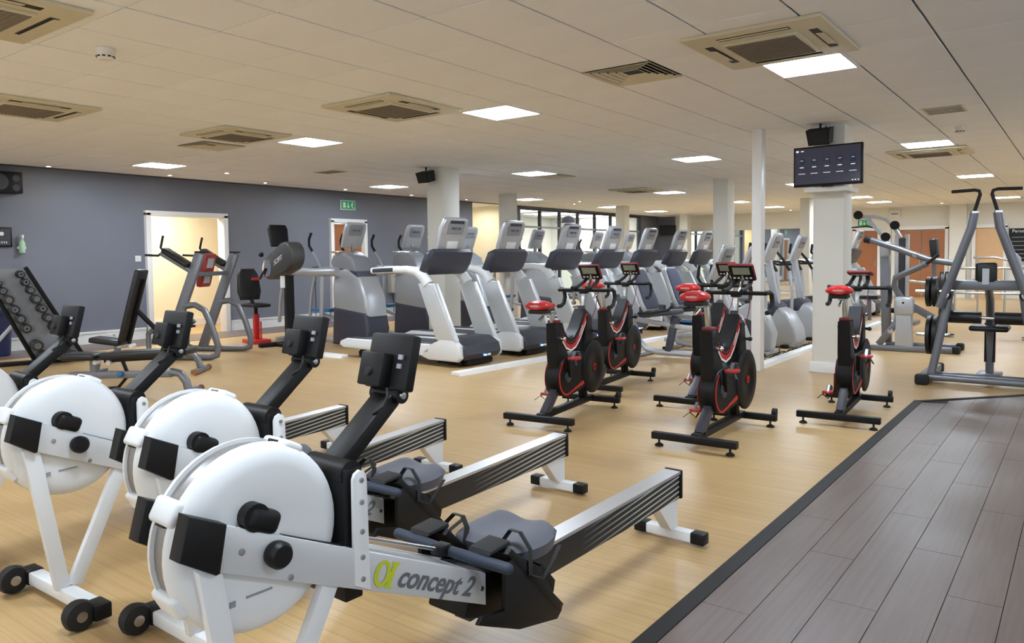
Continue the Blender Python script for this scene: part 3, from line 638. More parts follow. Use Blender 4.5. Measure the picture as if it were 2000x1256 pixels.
    # handlebar with drops, aero bars and console
    hb = MB(); hb.tube([(.86, -.24, 1.065), (.86, .24, 1.065)], .016, 10); hb.box((.88, 0, 1.055), (.07, .07, .045), bev=.008); hb = hb.build('handlebar', M_BLACK, R)
    for s in (-1, 1):
        MB().tube([(.86, s*.23, 1.065), (.93, s*.245, 1.07), (.985, s*.245, 1.05), (1.0, s*.245, .99), (.97, s*.245, .935), (.91, s*.245, .915), (.86, s*.245, .915)], .018, 10).build('drop_grip', M_RUBBER, hb)
        MB().tube([(.78, s*.07, 1.085), (.88, s*.07, 1.09), (1.02, s*.065, 1.13), (1.12, s*.05, 1.185), (1.15, s*.045, 1.165)], .016, 10).build('aero_bar', M_RUBBER, hb)
    tl = rot('Y', -38) if not flat_console else rot('Y', -82)
    cp = Vector((1.02, 0, 1.225)) if not flat_console else Vector((1.02, 0, 1.19)); T4 = Matrix.Translation(cp) @ tl.to_4x4()
    co = MB().box(cp, (.028, .205, .165), tl, bev=.012, seg=3).build('console', M_DRED, R)
    f = MB(); f.box((0, 0, 0), (.006, .19, .15), bev=.002); o = f.build('console_face', M_BLACK, co); o.data.transform(T4 @ Matrix.Translation((-.0145, 0, 0)))
    f = MB(); f.box((0, 0, 0), (.003, .135, .07)); o = f.build('console_screen', M_LCD, co, smooth=0); o.data.transform(T4 @ Matrix.Translation((-.0185, 0, .025)))
    f = MB()
    for k in range(5): f.box((0, -.066+k*.033, -.046), (.004, .018, .014))
    f.box((0, 0, -.030), (.003, .012, .012)); f.box((0, 0, -.060), (.003, .012, .012)); o = f.build('buttons', M_WHITE, co, smooth=0); o.data.transform(T4 @ Matrix.Translation((-.0185, 0, 0)))
    MB().tube([cp+Vector((.02, 0, -.03)), (1.0, 0, 1.12), (.93, 0, 1.06)], .014, 8).build('console_stem', M_CHROME, R)
    MB().tube([(1.03, -.04, 1.17), (1.06, -.06, 1.05), (1.0, -.06, .90), (.93, -.05, .80)], .004, 6).build('sensor_cable', M_DRED, R)
    return R
sb = spin_bike(); sbf = spin_bike(True)
BIKES = [((.97, 2.70, 0), 97, 'black and red spin bike with its flywheel towards the nearest treadmills', sb),
         ((.56, 4.22, 0), 97, 'black and red spin bike tucked behind another, closest to the treadmill row', None),
         ((2.265, 2.745, 0), 92, 'black and red spin bike in front of the slim white post, nearest the rowing machines', None),
         ((1.63, 4.05, 0), 92, 'black and red spin bike half hidden behind another near the slim white post', None),
         ((2.885, 4.09, 0), 94, 'black and red spin bike beside the screen column with its console folded flat', sbf)]
for l, a, lab, o in BIKES: place(o or copy_tree(sb), l, a, lab, 'black and red spin bikes')
for c in sb.children:      # this bike has its saddle set lower
    if c.name.split('.')[0] in ('saddle', 'saddle_slider', 'seat_post'): c.location.z -= .10

# ================================================================ TREADMILLS (local x forward, deck centre at origin)
def treadmill():
    R = thing('treadmill', 'treadmill', 'treadmill')
    MB().box((-.05, 0, .235), (1.75, .52, .03), bev=.006).build('belt', mat('belt_black', (52, 52, 56), .65, var=.08, scale=40), R)
    MB().box((-.05, 0, .17), (1.7, .60, .10), bev=.01).build('deck_frame', M_DGREY, R)
    for s in (-1, 1):
        MB().prism([(-1.10, .17), (-1.07, .225), (-.95, .265), (.62, .275), (.62, .16), (.30, .10), (-1.02, .135)], s*.36-.07, s*.36+.07, bev=.02, seg=3).build('side_rail', M_ERGW, R)
        MB().prism([(-.98, .268), (-.90, .278), (.60, .284), (.60, .272)], s*.35-.05, s*.35+.05, bev=.003).build('foot_strip', M_DGREY, R)
        # white shoe at the front and slanted upright
        MB().prism([(.42, .13), (.72, .28), (.80, .36), (1.02, .36), (1.12, .27), (1.13, .12), (1.08, .075), (.60, .075)], s*.385-.045, s*.385+.045, bev=.025, seg=3).build('front_shoe', M_ERGW, R)
        MB().prism([(.74, .33), (1.06, .33), (.72, 1.04), (.44, 1.04)], s*.385-.045, s*.385+.045, bev=.015, seg=3).build('upright', mat('silver_white', (206, 210, 212), .3, metal=.25), R)
        # swan-neck handrail
        pth = [(.58, 1.02), (.50, 1.12), (.38, 1.19), (.20, 1.215), (-.10, 1.21), (-.45, 1.195)]
        MB().tube([(x, s*.385, z) for x, z in pth], [.085, .075, .062, .05, .046, .04], 12, flat=(1, .7)).build('handrail', M_ERGW, R, smooth=60)
        MB().tube([(x, s*(.385+.026), z) for x, z in ((-.02, 1.212), (-.20, 1.208), (-.40, 1.20))], .03, 8, flat=(.9, .5)).build('handrail_grip', M_DGREY, R)
        MB().lathe([(.035, -.02), (.04, 0), (.035, .02)], (-.78, s*.3, .04), 'Y', 14).build('rear_wheel', M_RUBBER, R)
        MB().beam((-.80, s*.3, .05), (-.70, s*.3, .14), .05, .05).build('rear_wheel_bracket', M_BLACK, R)
    MB().prism([(.60, .12), (.60, .30), (.72, .355), (1.00, .35), (1.14, .27), (1.17, .16), (1.12, .09), (.70, .09)], -.36, .36, bev=.03, seg=3).build('motor_hood', M_DGREY, R)
    MB().box((.85, 0, .05), (.5, .5, .06)).build('lift_frame', M_BLACK, R)
    for s in (-1, 1): MB().lathe([(.03, -.02), (.035, 0), (.03, .02)], (1.0, s*.28, .036), 'Y', 14).build('front_wheel', M_RUBBER, R)
    MB().box((1.165, .1, .13), (.02, .06, .025), bev=.004).build('power_inlet', M_WHITE, R); MB().box((1.168, .02, .13), (.02, .04, .02)).build('power_switch', mat('led_blue', (120, 160, 255), .4, emit=3), R, smooth=0)
    # dash (dark back shell), crossbar, console
    w = .43
    d = MB(); vs = []
    prof = [(-.06, -.19), (-.06, .12), (.0, .18), (.055, .16), (.075, .0), (.05, -.15), (.0, -.19)]
    T = Matrix.Translation((.56, 0, 1.315)) @ rot('Y', 26).to_4x4()
    secs = [(-w, .55, -.02), (-w*.94, .88, -.005), (-w*.82, 1.0, 0), (w*.82, 1.0, 0), (w*.94, .88, -.005), (w, .55, -.02)]
    rings = [[d.bm.verts.new(T @ Vector((x*sc, y, z*sc+(0 if z > 0 else .02*(1-sc))))) for x, z in prof] for y, sc, _ in secs]
    for A, B in zip(rings, rings[1:]):
        for k in range(len(prof)): d.bm.faces.new((A[k], A[(k+1) % len(prof)], B[(k+1) % len(prof)], B[k]))
    d.bm.faces.new(rings[0]); d.bm.faces.new(rings[-1][::-1]); d.build('dash', mat('dash_slate', (58, 60, 74), .4), R, smooth=50)
    MB().tube([(.44, -.37, 1.19), (.40, -.2, 1.21), (.40, .2, 1.21), (.44, .37, 1.19)], .02, 8).build('crossbar_grip', M_RUBBER, R)
    T = Matrix.Translation((.655, 0, 1.665)) @ rot('Y', 20).to_4x4()
    c = MB(); c.prism([(-.24, -.21), (.24, -.21), (.255, .10), (.225, .20), (.17, .225), (-.17, .225), (-.225, .20), (-.255, .10)], -.035, .035, 'YZ', bev=.022, seg=3); c = c.build('console', M_SILV, R); c.data.transform(T)
    o = MB().box((-.037, 0, .02), (.006, .38, .27), bev=.002).build('screen', M_BLACK, c); o.data.transform(T)
    o = MB().prism([(-.15, .02), (.15, .02), (.16, .15), (.13, .18), (-.13, .18), (-.16, .15)], .033, .046, 'YZ', bev=.008).build('back_panel', M_GREY, c); o.data.transform(T)
    o = MB().prism([(-.14, .155), (.14, .155), (.125, .195), (-.125, .195)], .033, .0475, 'YZ', bev=.003).build('handle_recess', M_DGREY, c); o.data.transform(T)
    o = text('PRECOR', 'lettering', M_DGREY, c, basis((.0475, 0, .09), (0, 1, 0), (0, 0, 1)), .05); o.data.transform(T)
    o = MB().box((.045, 0, -.13), (.02, .2, .10), bev=.006).build('bracket_cover', M_ERGW, c); o.data.transform(T)
    return R
tr = treadmill()
TY = [5.22, 6.48, 8.02, 9.40, 10.75, 12.1, 13.4, 14.7]
TL = ['treadmill next to the rowing machines, its whole white side in view', 'treadmill second along the front row from the rowing machines', 'treadmill third along the front row, beside the first spin bike',
      'treadmill fourth along the front row, behind the spin bike consoles', 'treadmill fifth along the front row', 'treadmill sixth along the front row, behind the recumbent seats', 'treadmill seventh along the front row', 'treadmill at the far end of the front row']
for k, (y, lab) in enumerate(zip(TY, TL)):
    o = tr if k == 0 else copy_tree(tr); place(o, (-2.8, y, 0), 0, lab, 'front row of treadmills')
# white cable trunking on the floor
for a, b, lab in (((-1.36, 4.35, 0), (-1.03, 10.05, 0), 'long white floor trunking in front of the treadmills'), ((1.3, 6.78, 0), (1.24, 14.0, 0), 'white floor trunking from the slim post past the ellipticals')):
    t = thing('cable_trunking', lab, 'trunking', a, math.degrees(math.atan2(b[1]-a[1], b[0]-a[0])))
    L = math.hypot(b[0]-a[0], b[1]-a[1]); k = 0
    while k*2.0 < L:
        l = min(2.0, L-k*2.0); MB().prism([(-.075, 0), (.075, 0), (.06, .045), (-.06, .045)], k*2.0+.002, k*2.0+l-.002, 'YZ', bev=.004).build('section', M_WHITE, t); k += 1
tag(MB().prism([(-.07, 0), (.07, 0), (.055, .04), (-.055, .04)], 0, .9, 'YZ', bev=.004).build('cable_trunking', M_WHITE), 'short white floor trunking by the arm ergometer', 'trunking').location = (-4.6, 4.72, 0)
# ================================================================ ADAPTIVE MOTION TRAINERS behind the treadmills (local x forward)
M_SLATE = mat('slate_plastic', (66, 68, 82), .4, var=.05)
def console_unit(R, c, ang, w=.44, h=.42):
    T = Matrix.Translation(c) @ rot('Y', ang).to_4x4(); a, b = w/2, h/2
    o = MB().prism([(-a*.92, -b), (a*.92, -b), (a, b*.5), (a*.9, b*.9), (a*.7, b), (-a*.7, b), (-a*.9, b*.9), (-a, b*.5)], -.03, .03, 'YZ', bev=.02, seg=3).build('console', M_SILV, R); o.data.transform(T)
    s = MB().box((-.032, 0, .02), (.006, w*.75, h*.6), bev=.002).build('screen', M_BLACK, o); s.data.transform(T)
    s = MB().prism([(-a*.6, 0), (a*.6, 0), (a*.65, b*.7), (a*.5, b*.85), (-a*.5, b*.85), (-a*.65, b*.7)], .028, .042, 'YZ', bev=.008).build('back_panel', M_GREY, o); s.data.transform(T)
    s = text('PRECOR', 'lettering', M_DGREY, o, basis((.0435, 0, b*.42), (0, 1, 0), (0, 0, 1)), .045); s.data.transform(T)
    return o
def motion_trainer():
    R = thing('motion_trainer', 'trainer', 'cross trainer')
    MB().prism([(-.30, .0), (.50, .0), (.56, .25), (.50, .52), (-.26, .60)], -.24, .24, bev=.05, seg=3).build('base_shroud', M_SLATE, R)
    MB().prism([(-.28, .50), (.54, .46), (.50, .75), (.36, 1.06), (.05, 1.22), (-.24, 1.18), (-.30, .9)], -.22, .22, bev=.06, seg=3).build('body_shroud', M_SILV, R)
    MB().prism([(-.26, 1.08), (.34, 1.02), (.30, 1.16), (-.20, 1.24)], -.2, .2, bev=.03, seg=3).build('waist_band', M_SLATE, R)
    MB().prism([(-.30, 1.20), (.26, 1.14), (.18, 1.36), (-.02, 1.47), (-.30, 1.42), (-.36, 1.3)], -.20, .20, bev=.05, seg=3).build('head_shroud', M_GREY, R)
    MB().beam((-.06, 0, 1.42), (-.02, 0, 1.60), .06, .05, bev=.008).build('console_neck', M_STEEL, R)
    console_unit(R, (.0, 0, 1.74), 20)
    MB().tube([(-.10, -.22, 1.46), (-.30, -.20, 1.47), (-.36, 0, 1.48), (-.30, .20, 1.47), (-.10, .22, 1.46)], .014, 8).build('fixed_handle', M_STEEL, R)
    for s in (-1, 1):
        MB().tube([(-.1, s*.26, 1.16), (-.5, s*.30, 1.15), (-.95, s*.32, 1.16), (-1.25, s*.32, 1.17)], [.075, .07, .065, .06], 12).build('rocker_arm', M_SILV, R)
        MB().box((-1.32, s*.32, 1.17), (.16, .13, .13), bev=.02).build('arm_joint', M_SLATE, R)
        MB().tube([(-1.36, s*.32, 1.12), (-1.48, s*.32, .75), (-1.55, s*.32, .30)], .03, 10).build('stride_link', M_SILV, R)
        MB().tube([(-1.38, s*.32, 1.1), (-1.38, s*.32, .25)], .006, 6).build('stride_cable', M_BLACK, R)
        hb = MB().tube([(-.45, s*.30, 1.2), (-.52, s*.32, 1.35), (-.62, s*.33, 1.48)], .018, 8).build('handle_stem', M_SILV, R)
        MB().tube([(-.62, s*.33, 1.48), (-.70, s*.33, 1.58), (-.70, s*.33, 1.68), (-.64, s*.33, 1.78)], .022, 10).build('handle_grip', M_RUBBER, hb)
        MB().tube([(-.40, s*.32, 1.08), (-.42, s*.32, .7), (-.46, s*.32, .25)], .035, 10).build('pedal_link', M_SILV, R)
        MB().lathe([(.05, -.03), (.055, 0), (.05, .03)], (-.46, s*.32, .25), 'Y', 16).build('pedal_joint', M_STEEL, R)
        MB().beam((-.46, s*.32, .25), (-1.15, s*.26, .42 if s > 0 else .22), .05, .05).build('pedal_arm', M_SILV, R)
        pz = .46 if s > 0 else .26
        MB().prism([(-1.30, pz), (-.84, pz), (-.80, pz+.06), (-.86, pz+.07), (-.92, pz+.035), (-1.26, pz+.035), (-1.31, pz+.05)], s*.24-.09, s*.24+.09, bev=.01).build('pedal', M_BLUE, R)
    MB().box((-.85, 0, .025), (1.4, .12, .05), bev=.008).build('base_rail', M_SILV, R)
    MB().box((-1.52, 0, .03), (.1, .8, .06), bev=.01).build('rear_stabiliser', M_SILV, R)
    return R
am = motion_trainer()
AMT = [(6.02, 'grey motion trainer with blue pedals nearest the arm ergometer, in front of the brown door'), (7.38, 'grey motion trainer with blue pedals second from the arm ergometer'), (8.85, 'grey motion trainer third from the arm ergometer, behind the square column'),
       (11.1, 'grey motion trainer between the treadmills and the glazed partition'), (13.6, 'grey motion trainer before the middle of the glazed partition'), (15.2, 'grey motion trainer furthest along the glazed partition')]
for k, (y, lab) in enumerate(AMT): place(am if k == 0 else copy_tree(am), (-4.95, y, 0), 0, lab, 'motion trainers behind the treadmills')

# ================================================================ RECUMBENT BIKES (local x forward)
M_MESH = mat('seat_mesh', (70, 74, 92), .7, var=.5, scale=60)
def recumbent():
    R = thing('recumbent_bike', 'recumbent', 'exercise bike')
    MB().tube([(-.22, 0, .62), (-.16, 0, .45), (-.06, 0, .20), (.04, 0, .10), (.2, 0, .07), (1.35, 0, .07)], .04, 10).build('frame_tube', M_SILV, R)
    MB().beam((.36, 0, .08), (.46, 0, .56), .07, .09, bev=.01).build('seat_post', M_SLATE, R)
    MB().beam((-.15, 0, .50), (.75, 0, .40), .07, .06, bev=.01).build('seat_rail', M_SILV, R)
    for x in (-.02, 1.38):
        b = MB().box((x, 0, .035), (.07, .6, .045), bev=.01).build('stabiliser', M_SILV, R)
        for s in (-1, 1): MB().box((x, s*.3, .03), (.075, .05, .055), bev=.01).build('end_cap', M_BLACK, b)
    T = Matrix.Translation((.0, 0, .90)) @ rot('Y', -22).to_4x4()
    o = MB().prism([(-.20, -.30), (.20, -.30), (.235, -.18), (.20, .26), (.15, .31), (-.15, .31), (-.20, .26), (-.235, -.18)], -.03, .03, 'YZ', bev=.02, seg=3).build('backrest_shell', M_SILV, R); o.data.transform(T)
    o2 = MB().prism([(-.17, -.28), (.17, -.28), (.205, -.17), (.17, .25), (.12, .285), (-.12, .285), (-.17, .25), (-.205, -.17)], .01, .045, 'YZ', bev=.012, seg=3).build('backrest_mesh', M_MESH, R); o2.data.transform(T)
    o3 = MB().prism([(-.17, -.28), (.17, -.28), (.205, -.17), (.17, .25), (.12, .285), (-.12, .285), (-.17, .25), (-.205, -.17)], -.045, -.01, 'YZ', bev=.012, seg=3).build('backrest_mesh', M_MESH, R); o3.data.transform(T)
    MB().box((.30, 0, .60), (.40, .42, .07), rot('Y', -6), bev=.03, seg=3).build('seat_cushion', M_SLATE, R)
    for s in (-1, 1):
        MB().tube([(.05, s*.26, .60), (.30, s*.30, .62), (.50, s*.30, .66), (.56, s*.30, .72)], .018, 8).build('side_handle', M_RUBBER, R)
        MB().box((-.12, s*.27, .58), (.16, .09, .16), bev=.02).build('bottle_holder', M_SLATE, R)
    MB().prism([(.80, .05), (1.42, .05), (1.46, .30), (1.34, .60), (1.12, .72), (.95, .62), (.82, .40)], -.11, .11, bev=.04, seg=3).build('drive_shroud', M_SILV, R)
    for s in (-1, 1):
        MB().lathe([(.13, 0), (.12, .012), (0, .016)], (1.08, s*.11, .36), 'Y', 24, M=rot('X', 0 if s > 0 else 180)).build('crank_disc', M_SLATE, R)
        MB().beam((1.08, s*.14, .36), (1.08+s*.15, s*.15, .36+s*.08), .02, .03).build('crank', M_STEEL, R); MB().box((1.08+s*.15, s*.21, .36+s*.08), (.11, .10, .03), bev=.008).build('pedal', M_RUBBER, R)
    MB().tube([(1.22, 0, .66), (1.15, 0, .85), (1.02, 0, 1.02)], [.05, .045, .04], 12).build('console_mast', M_SILV, R)
    console_unit(R, (1.10, 0, 1.27), 24, .42, .46)
    for s in (-1, 1): MB().tube([(1.0, s*.10, .98), (.90, s*.18, 1.0), (.86, s*.20, 1.08), (.88, s*.20, 1.24)], .02, 10).build('front_handle', M_RUBBER, R)
    MB().tube([(1.06, -.12, .96), (1.0, 0, .95), (1.06, .12, .96)], .03, 10).build('handle_hub', M_SILV, R)
    MB().box((.62, 0, .50), (.14, .02, .03)).build('blue_tag', M_BLUE, R, smooth=0)
    return R
rb = recumbent()
place(rb, (-.36, 7.1, 0), 0, 'recumbent bike with mesh backrest between the spin bikes and treadmills', 'recumbent bikes')
place(copy_tree(rb), (-.36, 8.1, 0), 0, 'recumbent bike with mesh backrest behind another recumbent', 'recumbent bikes')

# ================================================================ ELLIPTICALS along the second trunking (local x forward)
def elliptical():
    R = thing('elliptical_trainer', 'elliptical', 'cross trainer')
    MB().prism([(-.12, .0), (.52, .0), (.58, .12), (.55, .30), (.42, .52), (.26, .60), (-.02, .52), (-.12, .30)], -.22, .22, bev=.05, seg=3).build('drive_housing', M_SILV, R)
    MB().prism([(-.14, .42), (.22, .46), (.30, .60), (.22, .66), (-.14, .62)], -.24, .24, bev=.04, seg=3).build('housing_cover', M_SLATE, R)
    MB().prism([(-1.45, .03), (-.10, .03), (-.10, .20), (-1.0, .14), (-1.45, .12)], -.06, .06, bev=.02).build('spine', M_SILV, R)
    MB().box((-1.42, 0, .03), (.1, .66, .06), bev=.01).build('rear_foot', M_SILV, R); MB().box((.40, 0, .025), (.1, .6, .05), bev=.01).build('front_foot', M_BLACK, R)
    MB().prism([(.14, .58), (.26, .58), (.12, 1.28), (.02, 1.28)], -.05, .05, bev=.02, seg=3).build('mast', M_SILV, R)
    console_unit(R, (.14, 0, 1.47), 22, .42, .44)
    MB().tube([(.06, -.1, 1.2), (-.12, -.24, 1.2), (-.24, -.2, 1.24), (-.26, 0, 1.25), (-.24, .2, 1.24), (-.12, .24, 1.2), (.06, .1, 1.2)], .018, 8).build('fixed_handle', M_RUBBER, R)
    for s in (-1, 1):
        MB().tube([(.12, s*.27, .36), (.14, s*.30, .75), (.10, s*.31, 1.10)], [.028, .026, .024], 10).build('moving_arm', M_SILV, R)
        MB().tube([(.10, s*.31, 1.10), (.0, s*.32, 1.28), (-.10, s*.33, 1.40), (-.08, s*.33, 1.54)], .022, 10).build('arm_grip', M_RUBBER, R)
        MB().beam((.12, s*.27, .36), (-.75, s*.20, .34+.08*s), .05, .06, bev=.01).build('pedal_arm', M_SILV, R)
        MB().beam((-.75, s*.2, .34+.08*s), (-1.35, s*.2, .13), .05, .05, bev=.01).build('ramp_link', M_SILV, R)
        z = .38+.08*s; MB().prism([(-.95, z), (-.50, z), (-.46, z+.06), (-.52, z+.06), (-.58, z+.03), (-.95, z+.03)], s*.2-.09, s*.2+.09, bev=.01).build('pedal', M_BLACK, R)
    return R
el = elliptical()
for k, (x, y, lab) in enumerate([(.55, 8.3, 'elliptical trainer closest to the slim white post'), (.55, 9.55, 'elliptical trainer between the slim post and the screen column'), (.55, 10.8, 'elliptical trainer furthest along the second trunking')]):
    place(el if k == 0 else copy_tree(el), (x, y+.9, 0), 0, lab, 'elliptical trainers by the second trunking')
ct = MB(); random.seed(3)
for k in range(9):
    y = 7.4+k*.33; pts = [(1.175+random.uniform(-.02, .02), y+t*.14+random.uniform(-.05, .05), .008+random.uniform(0, .05)) for t in range(6)]; ct.tube(pts, .008, 6)
tag(ct.build('cable_tangle', M_RUBBER), 'tangle of black power cables along the second floor trunking', 'cables', kind='stuff')
# treadmills of the second bank seen past the posts
for k, (x, y, lab) in enumerate([(-.35, 14.6, 'treadmill of the second bank beyond the ellipticals'), (-.35, 16.1, 'treadmill of the second bank nearest the far mirror')]):
    place(copy_tree(tr), (x, y, 0), 0, lab, 'second bank of treadmills')

# ================================================================ LEFT CORNER: bench, tower, ergometer, rack
def bench(back_deg, name_label, loc, rz):
    R = thing('weight_bench', name_label, 'weight bench', loc, rz, 'adjustable weight benches')
    MB().beam((-.45, 0, .20), (.62, 0, .22), .06, .07, bev=.006).build('spine_tube', M_GUN, R)
    MB().tube([(.60, 0, .24), (.70, 0, .22), (.76, 0, .14), (.78, 0, .05)], .04, 10).build('front_leg', M_GUN, R)
    MB().box((.78, 0, .035), (.09, .42, .05), bev=.01).build('front_foot', M_GUN, R)
    for s in (-1, 1): MB().lathe([(.03, -.015), (.036, 0), (.03, .015)], (.80, s*.24, .036), 'Y', 14).build('wheel', mat('wheel_amber', (150, 100, 60), .5), R)
    MB().beam((-.42, 0, .22), (-.46, 0, .05), .06, .06, bev=.006).build('rear_leg', M_GUN, R); MB().box((-.46, 0, .0225), (.08, .46, .045), bev=.01).build('rear_foot', M_GUN, R)
    MB().beam((-.20, 0, .22), (-.20, 0, .36), .05, .06).build('seat_support', M_GUN, R)
    sd = MB().box((-.30, 0, .40), (.36, .27, .065), rot('Y', 8 if back_deg > 20 else 0), bev=.022, seg=3).build('seat_pad', M_PAD, R)
    a = math.radians(back_deg); c, s_ = math.cos(a), math.sin(a)
    o = MB().box((.46, 0, .035), (.90, .27, .07), bev=.024, seg=3).build('backrest_pad', M_PAD, R); o.data.transform(Matrix.Translation((-.08, 0, .37)) @ Matrix.Rotation(-a, 4, 'Y'))
    o = MB().beam((.0, 0, -.02), (.80, 0, -.02), .05, .03).build('backrest_frame', M_BLACK, R); o.data.transform(Matrix.Translation((-.08, 0, .37)) @ Matrix.Rotation(-a, 4, 'Y'))
    if back_deg > 20: MB().tube([(.30*c-.02, 0, .37+.42*s_-.02), (.25, 0, .55), (.36, 0, .46), (.40, 0, .26)], .03, 8, flat=(1, .5)).build('ladder_arc', M_BLACK, R)
    else: MB().tube([(.1, 0, .36), (.16, 0, .20), (.05, 0, .08), (-.10, 0, .07), (-.22, 0, .16)], .026, 8, flat=(1, .6)).build('ladder_arc', M_BLACK, R)
    MB().ball((.10, -.05, .22), .03).build('pop_pin', M_BLUE, R)
    pv = MB()
    for x in (-.16, -.02): pv.lathe([(.024, -.05), (.024, .05)], (x, 0, .34), 'Y', 14)
    pv.build('pivot_bolts', M_WHITE, R)['kind'] = 'stuff'
    return R
bench(3, 'low black weight bench set flat, beside the rowing machines', (-3.45, 1.48, 0), 34)
bench(75, 'black weight bench with its backrest raised upright', (-4.75, 2.35, 0), 40)
def knee_tower():
    R = thing('knee_raise_tower', 'grey knee raise tower with red back pad and black arm pads', 'gym machine', (-5.56, 3.82, 0), 31)
    for s in (-1, 1):
        y = s*.50
        MB().beam((-.36, y, .06), (.18, y, 1.46), .065, .13, up=(1, 0, 0), bev=.008).build('upright', M_GUN, R); MB().box((.185, y, 1.475), (.14, .072, .02), bev=.004).build('upright_cap', M_BLACK, R)
        MB().tube([(-.08, y, .74), (.08, y, .76), (.22, y, .68), (.32, y, .45), (.40, y, .18), (.38, y, .07), (.28, y, .045), (-.55, y, .045)], .045, 10, flat=(1, .8)).build('side_leg', M_GUN, R)
        MB().beam((.10, y, 1.18), (-.36, y+s*.02, 1.46), .06, .06, bev=.006).build('arm_support', M_GUN, R)
        MB().box((-.15, y+s*.01, 1.40), (.42, .16, .08), rot('Y', 32), bev=.028, seg=3).build('arm_pad', M_PAD, R)
        MB().tube([(-.33, y+s*.02, 1.48), (-.37, y+s*.02, 1.54), (-.33, y+s*.02, 1.70)], .016, 8).build('vertical_grip', M_RUBBER, R)
        MB().tube([(-.34, y+s*.02, 1.48), (-.42, y, 1.43), (-.62, y-s*.02, 1.44)], .016, 8).build('dip_grip', M_RUBBER, R)
        MB().tube([(-.50, y, .05), (-.60, y, .10), (-.60, y, .36), (-.48, y, .46)], .035, 8).build('step_loop', M_GUN, R)
    MB().beam((.06, -.50, 1.17), (.06, .50, 1.17), .06, .06, bev=.006).build('crossbar', M_GUN, R)
    MB().beam((-.50, -.5, .05), (-.50, .5, .05), .06, .06).build('base_crossbar', M_GUN, R); MB().box((-.52, 0, .38), (.12, 1.0, .03)).build('step', M_BLACK, R)
    o = MB().prism([(-.13, -.24), (.13, -.24), (.155, -.20), (.155, .20), (.13, .24), (-.13, .24), (-.155, .20), (-.155, -.20)], -.035, .03, 'YZ', bev=.012, seg=3).build('back_pad', mat('pad_red', (150, 48, 44), .45), R); o.data.transform(Matrix.Translation((.0, 0, 1.22)) @ rot('Y', 14).to_4x4())
    for dzz in (-.11, .11):
        o2 = MB().box((.034, 0, dzz), (.006, .17, .14)).build('pad_plate', M_SILV, R, smooth=0); o2.data.transform(Matrix.Translation((.0, 0, 1.22)) @ rot('Y', 14).to_4x4())
    return R
knee_tower()
def arm_ergometer():
    R = thing('arm_ergometer', 'dark arm ergometer with a black seat on a red pedestal', 'gym machine', (-5.3, 5.02, 0), -8)
    MB().prism([(-.06, .05), (.06, .05), (.05, 1.12), (-.05, 1.12)], -.06, .06, bev=.008).build('post', M_BLACK, R)
    MB().box((.02, 0, .03), (.9, .09, .06), bev=.015).build('base_rail', M_BLACK, R); MB().box((-.42, 0, .035), (.09, .6, .07), bev=.02).build('base_foot', M_BLACK, R); MB().box((.45, 0, .035), (.09, .6, .07), bev=.02).build('base_foot', M_BLACK, R)
    pl = hull2((-.42, 1.22), .17, (.10, 1.42), .21, 12)
    MB().prism(pl, -.12, .12, bev=.03, seg=3).build('head_housing', mat('charcoal', (66, 66, 66), .5), R)
    for s in (-1, 1):
        MB().lathe([(.14, 0), (.14, .012), (.10, .02), (0, .02)], (-.44, s*.12, 1.22), 'Y', 24, M=rot('X', 0 if s > 0 else 180)).build('crank_disc', M_CHROME, R)
        MB().beam((-.44, s*.15, 1.22), (-.62, s*.16, 1.22+s*.16), .02, .03).build('crank_arm', M_BLACK, R)
        MB().tube([(-.62, s*.17, 1.22+s*.16), (-.62, s*.29, 1.22+s*.16)], .02, 10).build('crank_grip', M_RED if s < 0 else M_RUBBER, R)
    MB().ball((-.55, -.16, 1.44), .04).build('knob', M_BLACK, R)
    text('SCIFIT', 'lettering', M_WHITE, R, basis((-.10, -.1215, 1.35), (.93, 0, .36), (-.36, 0, .93)), .10, .2)
    MB().beam((-.20, 0, 1.50), (-.25, 0, 1.62), .05, .05).build('screen_neck', M_BLACK, R)
    o = MB().prism([(-.14, -.17), (.14, -.17), (.16, .10), (.13, .17), (-.13, .17), (-.16, .10)], -.05, .03, 'YZ', bev=.02, seg=3).build('screen_housing', M_BLACK, R); o.data.transform(Matrix.Translation((-.28, 0, 1.73)) @ rot('Y', -14).to_4x4())
    MB().box((-.06, -.07, 1.02), (.10, .03, .18)).build('instruction_card', M_WHITE, R, smooth=0)
    # seat on red pedestal
    MB().box((-1.1, 0, .0325), (.42, .30, .065), bev=.01).build('seat_base', M_RED, R); MB().box((-1.1, 0, .27), (.08, .08, .42), bev=.006).build('seat_pedestal', M_RED, R); MB().cyl((-.98, .02, .05), (-.98, .02, .36), .014).build('release_lever', M_RED, R)
    MB().cyl((-1.1, 0, .48), (-1.1, 0, .60), .03).build('seat_column', M_BLACK, R)
    MB().prism([(-1.30, -.19), (-.88, -.15), (-.84, 0), (-.88, .15), (-1.30, .19)], .59, .65, 'XY', bev=.022, seg=3).build('seat_pad', M_PAD, R)
    o = MB().prism([(-.16, -.02), (.16, -.02), (.20, .12), (.18, .40), (.12, .50), (-.12, .50), (-.18, .40), (-.20, .12)], -.04, .04, 'YZ', bev=.025, seg=3).build('seat_back', M_PAD, R); o.data.transform(Matrix.Translation((-1.30, 0, .72)) @ rot('Y', -10).to_4x4())
    MB().beam((-1.15, 0, .60), (-1.33, 0, .80), .05, .03).build('back_bracket', M_BLACK, R)
    return R
arm_ergometer()
